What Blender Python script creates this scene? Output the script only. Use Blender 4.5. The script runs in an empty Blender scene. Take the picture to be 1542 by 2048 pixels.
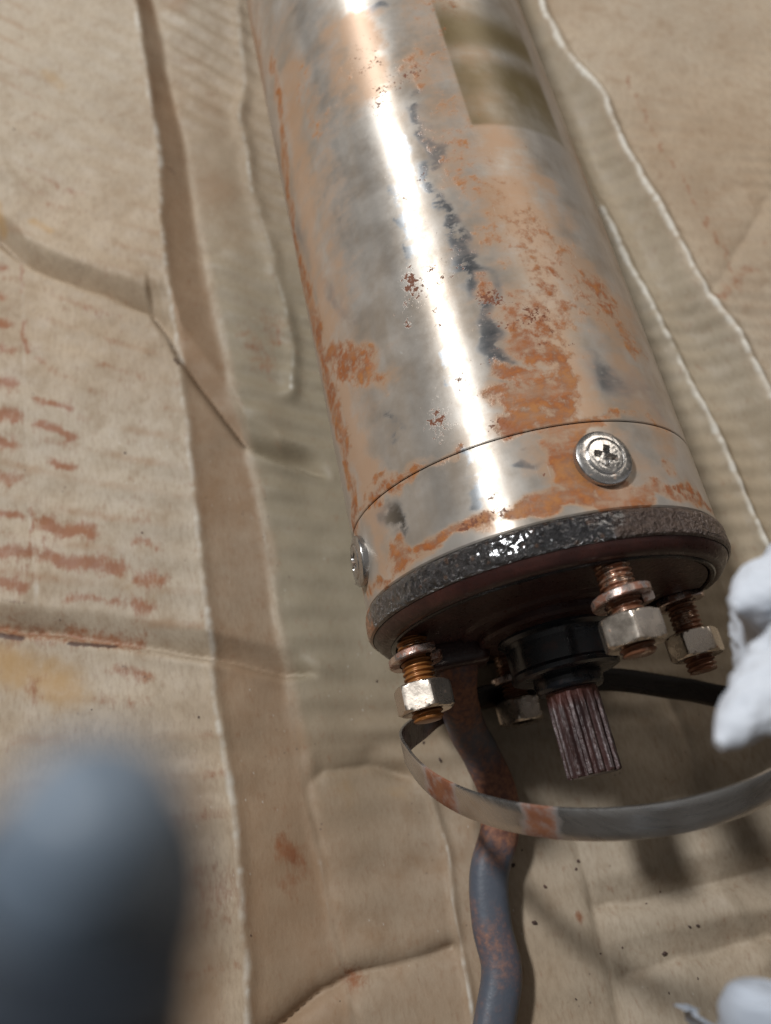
import bpy, bmesh, math, random
import numpy as np
from mathutils import Vector, Matrix, noise

random.seed(7)
rng = np.random.default_rng(7)
scene = bpy.context.scene
R = math.radians
PI = math.pi
AXZ = 0.0466            # height of the motor's axis above the cardboard (metres)

# ------------------------------------------------------------------ camera
cam = bpy.data.cameras.new('camera')
cam.sensor_fit = 'VERTICAL'
cam.sensor_height = 24.0
cam.lens = 24.0 * 1691.33 / 2048
cam.clip_start = 0.004
cam.clip_end = 50
cam.dof.use_dof = True
cam.dof.focus_distance = 0.203
cam.dof.aperture_fstop = cam.lens / 2.9
cam.dof.aperture_blades = 0
camo = bpy.data.objects.new('camera', cam)
scene.collection.objects.link(camo)
camo.matrix_world = Matrix(((0.980613, 0.180284, -0.07679, -0.0541),
                            (-0.195956, 0.902145, -0.384364, -0.05433),
                            (-0.000019, 0.391959, 0.919983, 0.2603),
                            (0, 0, 0, 1)))
scene.camera = camo

# ------------------------------------------------------------------ room light
world = bpy.data.worlds.new('World')
scene.world = world
world.use_nodes = True
wn = world.node_tree.nodes
wl = world.node_tree.links
wn.clear()
w_out = wn.new('ShaderNodeOutputWorld')
w_bg = wn.new('ShaderNodeBackground')
w_geo = wn.new('ShaderNodeTexCoord')
w_sep = wn.new('ShaderNodeSeparateXYZ')
w_ramp = wn.new('ShaderNodeValToRGB')
# dim walls, a paler ceiling overhead
w_ramp.color_ramp.elements[0].position = 0.48
w_ramp.color_ramp.elements[0].color = (0.26, 0.21, 0.165, 1)
w_ramp.color_ramp.elements[1].position = 1.0
w_ramp.color_ramp.elements[1].color = (1.9, 1.86, 1.82, 1)
w_mid = w_ramp.color_ramp.elements.new(0.74)
w_mid.color = (0.62, 0.57, 0.52, 1)
w_map = wn.new('ShaderNodeMapRange')
w_map.inputs[1].default_value = -1
w_map.inputs[2].default_value = 1
wl.new(w_geo.outputs['Generated'], w_sep.inputs[0])
wl.new(w_sep.outputs['Z'], w_map.inputs[0])
wl.new(w_map.outputs[0], w_ramp.inputs[0])
wl.new(w_ramp.outputs[0], w_bg.inputs[0])
w_bg.inputs[1].default_value = 0.105
wl.new(w_bg.outputs[0], w_out.inputs[0])

# the short lamp hanging above and behind the motor
lamp = bpy.data.lights.new('hanging_lamp', 'AREA')
lamp.shape = 'RECTANGLE'
lamp.size = 0.26
lamp.size_y = 0.19
lamp.energy = 54
lamp.color = (0.95, 0.98, 1.0)
lo = bpy.data.objects.new('hanging_lamp', lamp)
scene.collection.objects.link(lo)
lc = Vector((-0.85, 1.0, 1.75))
lx = Vector((-0.40, 1.45, 0.0)).normalized()
lz = (lc - Vector((0, 0.1, 0.05)))
lz = (lz - lx * lz.dot(lx)).normalized()
ly = lz.cross(lx)
lo.matrix_world = Matrix(((lx.x, ly.x, lz.x, lc.x), (lx.y, ly.y, lz.y, lc.y), (lx.z, ly.z, lz.z, lc.z), (0, 0, 0, 1)))

# soft daylight from a window on the far right
win = bpy.data.lights.new('window_light', 'AREA')
win.shape = 'RECTANGLE'
win.size = 0.85
win.size_y = 1.0
win.energy = 12
win.color = (1.0, 0.93, 0.84)
wo = bpy.data.objects.new('window_light', win)
scene.collection.objects.link(wo)
wo.location = (1.25, 1.25, 1.45)
wo.rotation_euler = (Vector((0, 0, 0.03)) - wo.location).to_track_quat('-Z', 'Y').to_euler()

scene.view_settings.view_transform = 'Standard'
scene.view_settings.look = 'None'
scene.view_settings.exposure = 0.0
scene.view_settings.gamma = 1.0
scene.view_settings.use_curve_mapping = False
scene.cycles.use_denoising = True
scene.cycles.max_bounces = 6
scene.cycles.caustics_reflective = False
scene.cycles.sample_clamp_indirect = 3.0

# where creases, stains and grit lie (metres on the sheet; degrees and millimetres on the motor)
CREASE = {'L1': [(-0.0914, 0.3411), (-0.0917, 0.3108), (-0.0911, 0.2553), (-0.0897, 0.2162), (-0.0925, 0.1763), (-0.0929, 0.1439), (-0.092, 0.1178), (-0.092, 0.0859), (-0.0925, 0.0583), (-0.0931, 0.0328), (-0.0932, 0.012), (-0.093, 0.0013), (-0.0925, -0.0205), (-0.0925, -0.0409), (-0.0935, -0.0634), (-0.0951, -0.0853)], 'L3': [(-0.088, 0.3527), (-0.0851, 0.3209), (-0.0831, 0.2724), (-0.08, 0.2254), (-0.0802, 0.1614), (-0.0784, 0.1335), (-0.0762, 0.1072), (-0.074, 0.0905), (-0.0733, 0.0524), (-0.0727, 0.0228), (-0.0732, -0.0057), (-0.0729, -0.0279), (-0.0718, -0.0475), (-0.0714, -0.062), (-0.0701, -0.0785), (-0.0699, -0.0939)], 'L2': [(-0.0472, 0.3339), (-0.0486, 0.3136), (-0.0523, 0.2602), (-0.057, 0.2376), (-0.0568, 0.1966), (-0.0542, 0.1732), (-0.0533, 0.1466), (-0.0525, 0.1239), (-0.0563, 0.1053)], 'V1': [(-0.1652, 0.1999), (-0.1542, 0.1879), (-0.1435, 0.1739), (-0.1346, 0.1663), (-0.1188, 0.1551), (-0.0999, 0.1423), (-0.0947, 0.1303), (-0.0914, 0.119), (-0.0828, 0.1029), (-0.0744, 0.0873), (-0.0636, 0.0793), (-0.0481, 0.0705)], 'V2': [(-0.1663, 0.0379), (-0.1573, 0.0351), (-0.1422, 0.031), (-0.1154, 0.0217), (-0.0956, 0.0138), (-0.0861, 0.0111), (-0.0745, 0.0064), (-0.0628, 0.0033)], 'T1': [(-0.1443, 0.1794), (-0.1438, 0.1409), (-0.1449, 0.1101), (-0.1439, 0.0686), (-0.1429, 0.0346), (-0.1429, -0.0005)], 'T2': [(-0.1524, 0.2341), (-0.1438, 0.1963)], 'V3': [(-0.0725, -0.0273), (-0.0663, -0.0242), (-0.053, -0.0254), (-0.0392, -0.0318)], 'V4': [(-0.0911, -0.0862), (-0.0768, -0.0793), (-0.0693, -0.078), (-0.0547, -0.0773), (-0.0399, -0.0771)], 'C1': [(-0.0401, -0.0287), (-0.0371, -0.0373), (-0.036, -0.0468), (-0.0354, -0.0526), (-0.0368, -0.0644), (-0.0382, -0.0928), (-0.0383, -0.0991)], 'D1': [(0.0401, -0.0207), (0.0417, -0.0392), (0.0398, -0.0533)], 'D2': [(0.001, -0.0511), (0.0013, -0.0553), (0.0014, -0.0675), (0.0008, -0.0815), (0.0009, -0.0951), (-0.0, -0.1067)], 'D3': [(-0.0001, -0.075), (0.0128, -0.0756), (0.0379, -0.0754), (0.0532, -0.0752), (0.065, -0.0749)], 'D4': [(0.0016, -0.0928), (0.016, -0.092), (0.0317, -0.0921), (0.0466, -0.0919), (0.0578, -0.0923)], 'D5': [(0.0379, -0.0754), (0.04, -0.0856), (0.0432, -0.0962)], 'R1': [(0.0791, 0.273), (0.079, 0.2602), (0.0815, 0.2381), (0.0884, 0.2103), (0.0894, 0.1798), (0.093, 0.1533), (0.0949, 0.1239), (0.0965, 0.1121), (0.1001, 0.0957), (0.1021, 0.0762), (0.1034, 0.0596), (0.107, 0.0339)], 'R2': [(0.0733, 0.1591), (0.0748, 0.1415), (0.0767, 0.1199), (0.0787, 0.0971), (0.0809, 0.0713), (0.083, 0.0472), (0.084, 0.0265), (0.085, 0.0104), (0.0871, -0.0167)], 'R3': [(0.0914, 0.1048), (0.1075, 0.1199), (0.1269, 0.14), (0.1543, 0.1679)], 'R4': [(0.0665, 0.012), (0.0691, -0.0038), (0.0716, -0.019)]}
RUSTS = [(-0.1573, 0.1738, -0.151, 0.1709, 0.00138, 0.7), (-0.1575, 0.1613, -0.15, 0.1575, 0.00138, 0.8), (-0.1577, 0.1491, -0.1498, 0.1454, 0.00154, 0.8), (-0.1579, 0.1369, -0.1493, 0.1335, 0.00138, 0.8), (-0.158, 0.1248, -0.1488, 0.1199, 0.00215, 0.8), (-0.1583, 0.1112, -0.1483, 0.1068, 0.002, 0.85), (-0.1584, 0.1014, -0.1486, 0.0962, 0.00215, 0.8), (-0.1586, 0.0875, -0.149, 0.0832, 0.002, 0.7), (-0.1329, 0.2097, -0.1201, 0.1983, 0.00108, 0.35), (-0.1343, 0.1981, -0.126, 0.1945, 0.00108, 0.35), (-0.1399, 0.1285, -0.1276, 0.1167, 0.00077, 0.4), (-0.1397, 0.1121, -0.129, 0.1059, 0.00123, 0.8), (-0.141, 0.1024, -0.1304, 0.0955, 0.00138, 0.85), (-0.1358, 0.088, -0.131, 0.0851, 0.00138, 0.85), (-0.144, 0.1367, -0.1355, 0.1307, 0.00077, 0.3), (-0.1572, 0.0748, -0.1478, 0.0703, 0.00154, 0.8), (-0.1408, 0.0662, -0.126, 0.0597, 0.002, 0.95), (-0.1122, 0.0544, -0.1061, 0.0506, 0.00123, 0.5), (-0.1575, 0.0608, -0.1443, 0.0565, 0.00215, 0.7), (-0.1405, 0.0548, -0.1176, 0.046, 0.00215, 0.85), (-0.1124, 0.0425, -0.1055, 0.0403, 0.002, 0.7), (-0.1577, 0.0515, -0.1463, 0.0459, 0.002, 0.8), (-0.1335, 0.04, -0.1191, 0.0355, 0.00123, 0.6), (-0.1139, 0.0337, -0.1094, 0.032, 0.00215, 0.7), (-0.1595, 0.035, -0.1148, 0.0223, 0.00262, 0.6), (-0.1207, 0.0145, -0.1114, 0.0103, 0.00138, 0.6), (-0.1442, 0.0722, -0.1444, 0.0548, 0.00062, 0.7), (-0.1436, 0.1746, -0.1436, 0.1585, 0.00046, 0.7), (-0.144, 0.1453, -0.1438, 0.1324, 0.00077, 0.7), (-0.1444, 0.0161, -0.1439, 0.01, 0.00123, 0.5), (-0.125, 0.0062, -0.1135, 0.0032, 0.00154, 0.3), (-0.0809, -0.0416, -0.0772, -0.0458, 0.00246, 0.7), (-0.0686, -0.0776, -0.0679, -0.0784, 0.00215, 0.6), (-0.0776, -0.0477, -0.0795, -0.0513, 0.00338, 0.35), (-0.1018, -0.0481, -0.1009, -0.0522, 0.00615, 0.3), (0.1154, 0.1191, 0.1016, 0.108, 0.00246, 0.4), (-0.0034, -0.0762, -0.0032, -0.0772, 0.00092, 0.8), (-0.1189, 0.1446, -0.1163, 0.1428, 0.00077, 0.3), (-0.1402, 0.0617, -0.1405, 0.0557, 0.00062, 0.6), (-0.1142, 0.068, -0.1082, 0.0632, 0.00108, 0.25), (-0.0676, 0.1313, -0.0641, 0.1175, 0.00338, 0.35), (-0.0592, 0.1386, -0.0572, 0.127, 0.00277, 0.35), (0.1017, 0.2201, 0.101, 0.2139, 0.00062, 0.5), (0.1025, 0.2112, 0.1019, 0.2051, 0.00062, 0.5), (0.1034, 0.2025, 0.1027, 0.1965, 0.00062, 0.5), (0.1042, 0.1939, 0.1035, 0.188, 0.00062, 0.5), (0.105, 0.1855, 0.1043, 0.1797, 0.00062, 0.5), (0.1058, 0.1773, 0.1051, 0.1716, 0.00062, 0.5), (0.1066, 0.1692, 0.1059, 0.1636, 0.00062, 0.5), (0.1073, 0.1612, 0.1066, 0.1557, 0.00062, 0.5), (0.1081, 0.1534, 0.1074, 0.148, 0.00062, 0.5), (0.1088, 0.1457, 0.1081, 0.1404, 0.00062, 0.5), (0.1095, 0.1382, 0.1089, 0.133, 0.00062, 0.5), (0.1102, 0.1308, 0.1096, 0.1257, 0.00062, 0.5), (0.1109, 0.1235, 0.1103, 0.1185, 0.00062, 0.5), (-0.1454, 0.275, -0.1296, 0.2616, 0.00077, 0.18), (-0.1457, 0.2639, -0.1301, 0.2508, 0.00077, 0.18), (-0.146, 0.2532, -0.1305, 0.2403, 0.00077, 0.18), (-0.1463, 0.2427, -0.131, 0.2301, 0.00077, 0.18), (-0.1466, 0.2324, -0.1314, 0.2201, 0.00077, 0.18), (-0.1469, 0.2224, -0.1319, 0.2103, 0.00077, 0.18), (-0.1471, 0.2126, -0.1323, 0.2007, 0.00077, 0.18)]
DARKS = [(-0.1595, 0.0338, -0.1476, 0.0298, 0.00077, 1), (-0.1342, 0.0255, -0.1209, 0.0221, 0.00062, 1), (-0.1593, 0.0452, -0.1465, 0.0405, 0.00062, 0.5), (-0.0874, 0.2092, -0.0853, 0.2069, 0.00046, 0.8), (-0.142, 0.2293, -0.1418, 0.229, 0.00046, 0.8), (-0.1353, 0.2206, -0.1348, 0.2186, 0.00031, 0.5), (-0.0932, 0.1195, -0.0926, 0.1175, 0.00062, 0.9), (-0.0612, 0.1001, -0.0559, 0.0888, 0.004, 0.25), (-0.0585, 0.0834, -0.0479, 0.0734, 0.00308, 0.3), (-0.1192, 0.0157, -0.1177, 0.0146, 0.00046, 0.7), (-0.1128, 0.011, -0.1111, 0.0098, 0.00046, 0.7)]
OCHRE = [(-0.1596, 0.0269, -0.135, 0.0112, 0.00585, 0.5), (-0.1393, 0.1905, -0.1331, 0.1844, 0.00169, 0.5), (-0.153, 0.2031, -0.1514, 0.1905, 0.00215, 0.5), (-0.139, 0.0196, -0.1322, 0.0092, 0.00462, 0.35), (-0.0416, -0.0356, -0.0513, -0.0322, 0.00215, 0.25), (-0.1313, 0.2692, -0.1256, 0.2593, 0.00338, 0.3), (-0.0624, -0.0272, -0.0581, -0.0365, 0.00462, 0.2), (-0.1174, 0.0477, -0.1106, 0.0363, 0.00615, 0.2)]
B_RUST = [(1.75, 50.6, 7.63, 45.69, 5.62, 1.06), (-7.65, 44.28, -0.98, 42.38, 2.4, 1.06), (-10.86, 38.65, 5.15, 38.77, 3.38, 1.1660000000000001), (-9.29, 32.28, -1.39, 32.5, 4.0, 1.1660000000000001), (8.65, 40.06, 5.83, 28.31, 3.81, 1.007), (3.04, 28.66, 1.02, 15.04, 3.68, 1.007), (0.4, 13.3, 47.59, 10.31, 2.1, 0.795), (3.89, 26.99, 14.74, 27.62, 2.0, 0.9540000000000001), (0.98, 28.97, 5.87, 24.43, 3.67, 0.9540000000000001), (3.23, 83.64, 16.89, 75.17, 9.6, 0.53), (16.89, 75.17, 27.77, 65.32, 9.58, 0.53), (30.25, 70.44, 42.04, 50.69, 4.29, 0.795), (11.21, 87.98, 21.36, 81.94, 6.68, 0.5830000000000001), (1.07, 62.31, 8.07, 55.64, 7.24, 0.742), (-9.89, 66.1, -6.78, 71.37, 2.18, 0.636), (12.83, 68.88, 14.45, 59.79, 6.36, 0.5830000000000001), (8.74, 171.08, -1.32, 151.05, 8.38, 0.4452), (-3.04, 117.02, -1.15, 100.86, 7.56, 0.5830000000000001), (-7.61, 150.57, -5.66, 138.18, 5.07, 0.53), (3.99, 107.04, 5.75, 91.55, 8.21, 0.4452), (-2.92, 135.61, -2.07, 120.45, 6.64, 0.42400000000000004), (-28.68, 156.46, -32.8, 149.0, 7.06, 0.371), (-65.96, 190.34, -67.53, 171.47, 4.07, 0.742), (-67.53, 171.47, -83.26, 128.09, 4.67, 0.795), (-83.26, 128.09, -79.35, 98.83, 5.04, 0.8480000000000001), (-79.35, 98.83, -76.03, 72.64, 5.33, 1.007), (-76.03, 72.64, -72.55, 48.73, 5.6, 0.9540000000000001), (-72.55, 48.73, -76.82, 28.42, 4.1, 0.901), (-76.82, 28.42, -91.87, 11.94, 2.63, 0.9540000000000001), (-69.19, 76.28, -48.63, 61.47, 4.87, 0.9540000000000001), (-48.63, 61.47, -43.6, 54.98, 2.24, 0.742), (-50.46, 168.94, -46.28, 144.75, 6.79, 0.42400000000000004), (-68.62, 32.38, -46.1, 30.79, 1.66, 0.636), (-46.1, 30.79, -34.87, 30.43, 1.04, 0.42400000000000004), (-55.55, 12.7, -53.75, 11.07, 3.42, 1.06), (-47.3, 10.52, -34.32, 11.53, 1.67, 1.1660000000000001), (-34.32, 11.53, -24.6, 10.86, 1.95, 1.2189999999999999), (-16.26, 8.36, -5.56, 7.98, 1.58, 1.272), (-11.57, 10.22, -1.92, 10.66, 2.54, 1.1660000000000001), (-1.92, 10.66, 15.36, 10.45, 2.4, 1.2189999999999999), (15.36, 10.45, 29.01, 9.71, 1.98, 1.06), (-17.71, 8.13, -12.23, 8.22, 1.43, 1.1660000000000001), (28.28, 8.43, 45.98, 8.75, 1.71, 0.8480000000000001), (-80.06, 10.04, -63.83, 7.76, 2.22, 0.742), (3.7, 14.65, 11.39, 11.96, 1.95, 1.007), (4.69, 22.02, 3.45, 15.91, 1.98, 1.007), (14.21, 26.33, 5.87, 24.43, 1.53, 0.9540000000000001), (33.85, 17.71, 38.08, 16.85, 2.47, 0.636), (5.79, 8.9, 22.19, 7.39, 0.97, 1.06), (-64, 28.8, -40, 28.8, 1.3, 0.8), (-40, 28.8, -25, 28.8, 0.8, 0.55), (0, 29.2, 20, 29.2, 1.2, 0.8), (20, 29.2, 45, 29.2, 0.7, 0.5), (-70, 9, -40, 8.6, 1.2, 0.7), (30, 8.6, 70, 9, 1.2, 0.8)]
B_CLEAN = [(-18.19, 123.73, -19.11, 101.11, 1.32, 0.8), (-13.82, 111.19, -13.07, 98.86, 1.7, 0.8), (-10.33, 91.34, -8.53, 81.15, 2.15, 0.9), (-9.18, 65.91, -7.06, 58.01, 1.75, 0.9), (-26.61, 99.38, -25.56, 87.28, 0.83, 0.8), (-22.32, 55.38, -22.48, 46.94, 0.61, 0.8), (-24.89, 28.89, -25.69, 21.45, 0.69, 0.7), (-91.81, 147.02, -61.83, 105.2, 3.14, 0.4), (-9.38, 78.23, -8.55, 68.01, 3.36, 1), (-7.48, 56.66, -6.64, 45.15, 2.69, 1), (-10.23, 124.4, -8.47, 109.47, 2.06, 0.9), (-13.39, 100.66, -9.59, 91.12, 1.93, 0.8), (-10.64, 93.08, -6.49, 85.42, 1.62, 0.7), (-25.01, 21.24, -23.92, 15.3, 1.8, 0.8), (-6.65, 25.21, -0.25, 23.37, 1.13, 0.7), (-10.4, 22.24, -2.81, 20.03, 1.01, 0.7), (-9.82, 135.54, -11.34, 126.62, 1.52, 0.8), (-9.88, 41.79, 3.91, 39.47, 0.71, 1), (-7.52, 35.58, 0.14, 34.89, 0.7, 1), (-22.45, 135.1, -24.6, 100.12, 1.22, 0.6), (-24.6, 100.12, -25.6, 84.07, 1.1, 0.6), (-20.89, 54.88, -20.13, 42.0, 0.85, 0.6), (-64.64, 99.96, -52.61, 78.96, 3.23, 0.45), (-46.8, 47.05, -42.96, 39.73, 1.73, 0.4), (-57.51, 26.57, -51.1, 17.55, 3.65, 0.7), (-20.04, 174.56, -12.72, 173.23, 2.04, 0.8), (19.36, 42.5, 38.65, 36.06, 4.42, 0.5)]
B_HAZE = [(26.69, 76.2, 35.96, 24.58, 7.44, 0.5), (15.47, 115.8, 28.03, 93.03, 5.88, 0.5), (-49.97, 133.82, -58.02, 45.0, 6.86, 0.4), (6.88, 15.48, 40.33, 9.31, 3.39, 0.55), (10.01, 162.55, 6.79, 94.81, 9.14, 0.5), (6.79, 94.81, 35.55, 59.06, 10.97, 0.72), (-57.48, 175.3, -69.61, 75.69, 7.39, 0.62), (-63.83, 69.22, -62.19, 29.8, 5.97, 0.75), (-62.19, 29.8, -61.48, 12.14, 2.98, 0.6), (-3.62, 25.88, -1.11, 12.94, 4.55, 0.6), (-22.85, 169.67, -22.99, 146.09, 5.71, 0.95), (13.28, 48.17, 14.74, 27.62, 4.17, 0.6), (20.1, 20.99, 32.54, 8.63, 5.87, 0.4), (-2.93, 161.66, -4.0, 113.64, 6.57, 0.45), (-32.8, 174.03, -31.88, 144.42, 6.83, 0.5), (-46.28, 144.75, -43.95, 111.02, 4.15, 0.35), (62.53, 128.69, 62.88, 95.06, 5.0, 0.4)]
B_SPECK = [(-29.78, 41.3, -29.44, 37.09, 3.55, 1), (-26.24, 78.79, -25.16, 73.65, 3.38, 1), (-30.0, 71.9, -30.41, 67.51, 1.79, 0.8), (-20.44, 14.91, -20.44, 14.91, 1.33, 1), (-8.48, 65.73, -3.79, 66.16, 3.75, 0.9), (-20.24, 67.9, -20.7, 63.58, 1.76, 0.8), (-22.66, 76.5, -16.8, 74.3, 2.58, 0.7), (4.54, 58.9, 9.62, 51.2, 4.97, 0.7), (-18.99, 45.77, -8.68, 45.62, 2.85, 0.5), (-19.56, 11.02, -29.96, 10.41, 2.2, 0.9), (-6.95, 146.37, -21.56, 138.5, 3.77, 0.7), (-13.05, 110.92, -25.43, 97.14, 3.12, 0.4), (-12.46, 83.88, -4.54, 58.91, 4.73, 0.5), (-19.31, 147.18, -23.78, 159.69, 4.09, 0.6), (-7.29, 19.04, -5.1, 17.35, 1.34, 0.8), (-12.21, 34.32, -17.48, 26.62, 1.62, 0.5)]
GRIT = [(0.0173, -0.0895, 0.00059), (0.0258, -0.0844, 0.00034), (0.0281, -0.0846, 0.00034), (0.0214, -0.0746, 0.00034), (0.0165, -0.0767, 0.00025), (0.0062, -0.0859, 0.00025), (-0.0008, -0.0641, 0.00034), (0.0005, -0.0622, 0.00034), (-0.0181, -0.0596, 0.00051), (-0.0108, -0.0667, 0.00042), (-0.0162, -0.075, 0.00051), (0.0151, -0.0988, 0.00025), (0.0239, -0.097, 0.00025), (-0.0101, -0.0951, 0.00025), (-0.0002, -0.0861, 0.00025), (-0.1448, 0.2383, 0.00034), (-0.113, 0.0862, 0.00034), (-0.0146, -0.0563, 0.00025), (-0.0194, -0.0314, 0.00034), (-0.0358, -0.0215, 0.00042), (-0.0322, -0.0274, 0.00051)]

# ------------------------------------------------------------------ helpers
def link(o, parent=None):
    scene.collection.objects.link(o)
    if parent is not None:
        o.parent = parent
    return o

def tag(o, label=None, category=None, group=None, kind=None):
    if label: o['label'] = label
    if category: o['category'] = category
    if group: o['group'] = group
    if kind: o['kind'] = kind
    return o

def mesh_obj(name, verts, faces, mat, parent=None, smooth=40):
    me = bpy.data.meshes.new(name)
    me.from_pydata([tuple(v) for v in verts], [], faces)
    me.validate()
    me.update()
    fix_normals(me)
    if smooth:
        me.polygons.foreach_set('use_smooth', [True] * len(me.polygons))
        if smooth < 180:
            me.set_sharp_from_angle(angle=R(smooth))
    me.materials.append(mat)
    return link(bpy.data.objects.new(name, me), parent)

def fix_normals(me):
    bm = bmesh.new()
    bm.from_mesh(me)
    bmesh.ops.recalc_face_normals(bm, faces=bm.faces)
    bm.to_mesh(me)
    bm.free()

def grid_faces(nu, nv, wrap_u=False, wrap_v=False):
    u = np.arange(nu if wrap_u else nu - 1)
    v = np.arange(nv if wrap_v else nv - 1)
    U, V = np.meshgrid(u, v, indexing='ij')
    U2 = (U + 1) % nu
    V2 = (V + 1) % nv
    f = np.stack([U * nv + V, U2 * nv + V, U2 * nv + V2, U * nv + V2], -1).reshape(-1, 4)
    return f

def grid_obj(name, P, mat, parent=None, wrap_u=False, wrap_v=False, smooth=40, attrs=None, flip=False):
    """P: array nu x nv x 3."""
    nu, nv = P.shape[:2]
    f = grid_faces(nu, nv, wrap_u, wrap_v)
    if flip:
        f = f[:, ::-1]
    me = bpy.data.meshes.new(name)
    me.vertices.add(nu * nv)
    me.vertices.foreach_set('co', np.ascontiguousarray(P.reshape(-1), dtype=np.float32))
    me.loops.add(f.size)
    me.loops.foreach_set('vertex_index', np.ascontiguousarray(f.reshape(-1), dtype=np.int32))
    me.polygons.add(len(f))
    me.polygons.foreach_set('loop_start', np.arange(0, f.size, 4, dtype=np.int32))
    me.update(calc_edges=True)
    if smooth:
        me.polygons.foreach_set('use_smooth', np.ones(len(f), dtype=bool))
        if smooth < 180:
            me.set_sharp_from_angle(angle=R(smooth))
    for k, a in (attrs or {}).items():
        at = me.attributes.new(k, 'FLOAT', 'POINT')
        at.data.foreach_set('value', np.ascontiguousarray(a.reshape(-1), dtype=np.float32))
    me.materials.append(mat)
    return link(bpy.data.objects.new(name, me), parent)

def lathe(name, prof, mat, parent=None, n=96, centre=(0, AXZ), smooth=35, jitter=None):
    """profile of (radius, y) turned about the motor's axis (world Y at x, z = centre)."""
    ang = np.linspace(0, 2 * PI, n, endpoint=False)
    pr = np.array(prof, float)
    rr = np.repeat(pr[None, :, 0], n, 0)
    yy = np.repeat(pr[None, :, 1], n, 0)
    P = np.stack([centre[0] + rr * np.sin(ang)[:, None], yy, centre[1] + rr * np.cos(ang)[:, None]], -1)
    if jitter:
        for i in range(n):
            for j in range(len(pr)):
                P[i, j] += np.array(jitter(Vector(P[i, j]), j))
    return grid_obj(name, P, mat, parent, wrap_u=True, smooth=smooth, flip=True)

def ramp(pts, n):
    """resample a profile so that it has about n points."""
    pts = np.array(pts, float)
    d = np.r_[0, np.cumsum(np.linalg.norm(np.diff(pts, axis=0), axis=1))]
    t = np.unique(np.r_[np.linspace(0, d[-1], n), d])
    return np.stack([np.interp(t, d, pts[:, k]) for k in range(pts.shape[1])], 1)

def spline(pts, n, closed=False):
    """Catmull-Rom through points."""
    p = np.array(pts, float)
    m = len(p)
    out = []
    segs = m if closed else m - 1
    for i in range(segs):
        if closed:
            a, b, c, d = p[(i - 1) % m], p[i], p[(i + 1) % m], p[(i + 2) % m]
        else:
            b, c = p[i], p[i + 1]
            a = p[i - 1] if i > 0 else 2 * b - c
            d = p[i + 2] if i + 2 < m else 2 * c - b
        for t in np.linspace(0, 1, n, endpoint=False):
            out.append(0.5 * (2 * b + (c - a) * t + (2 * a - 5 * b + 4 * c - d) * t * t + (3 * b - a - 3 * c + d) * t ** 3))
    if not closed:
        out.append(p[-1])
    return np.array(out)

def seg_dist(X, Y, ax, ay, bx, by):
    dx, dy = bx - ax, by - ay
    L2 = dx * dx + dy * dy + 1e-18
    t = np.clip(((X - ax) * dx + (Y - ay) * dy) / L2, 0, 1)
    return np.hypot(X - ax - t * dx, Y - ay - t * dy)

def strokes(X, Y, rows, soft=0.6):
    """soft marks along short strokes (x0, y0, x1, y1, half width, strength)."""
    out = np.zeros_like(X)
    for ax, ay, bx, by, w, s in rows:
        d = seg_dist(X, Y, ax, ay, bx, by) / w
        out = np.maximum(out, s * np.exp(-(d ** 2) * soft))
    return out

def poly_dist(X, Y, pts):
    d = np.full(X.shape, 1e9)
    for a, b in zip(pts[:-1], pts[1:]):
        d = np.minimum(d, seg_dist(X, Y, a[0], a[1], b[0], b[1]))
    return d

def vnoise(X, Y, scale, seed):
    """value noise on a lattice, smooth, -1..1"""
    g = np.random.default_rng(seed).uniform(-1, 1, (64, 64))
    x = X / scale + 17.3
    y = Y / scale + 11.7
    xi = np.floor(x).astype(int); yi = np.floor(y).astype(int)
    fx = x - xi; fy = y - yi
    fx = fx * fx * (3 - 2 * fx); fy = fy * fy * (3 - 2 * fy)
    a = g[xi % 64, yi % 64]; b = g[(xi + 1) % 64, yi % 64]
    c = g[xi % 64, (yi + 1) % 64]; d = g[(xi + 1) % 64, (yi + 1) % 64]
    return (a * (1 - fx) + b * fx) * (1 - fy) + (c * (1 - fx) + d * fx) * fy

def sstep(x, a, b):
    t = np.clip((x - a) / (b - a), 0, 1)
    return t * t * (3 - 2 * t)

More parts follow.
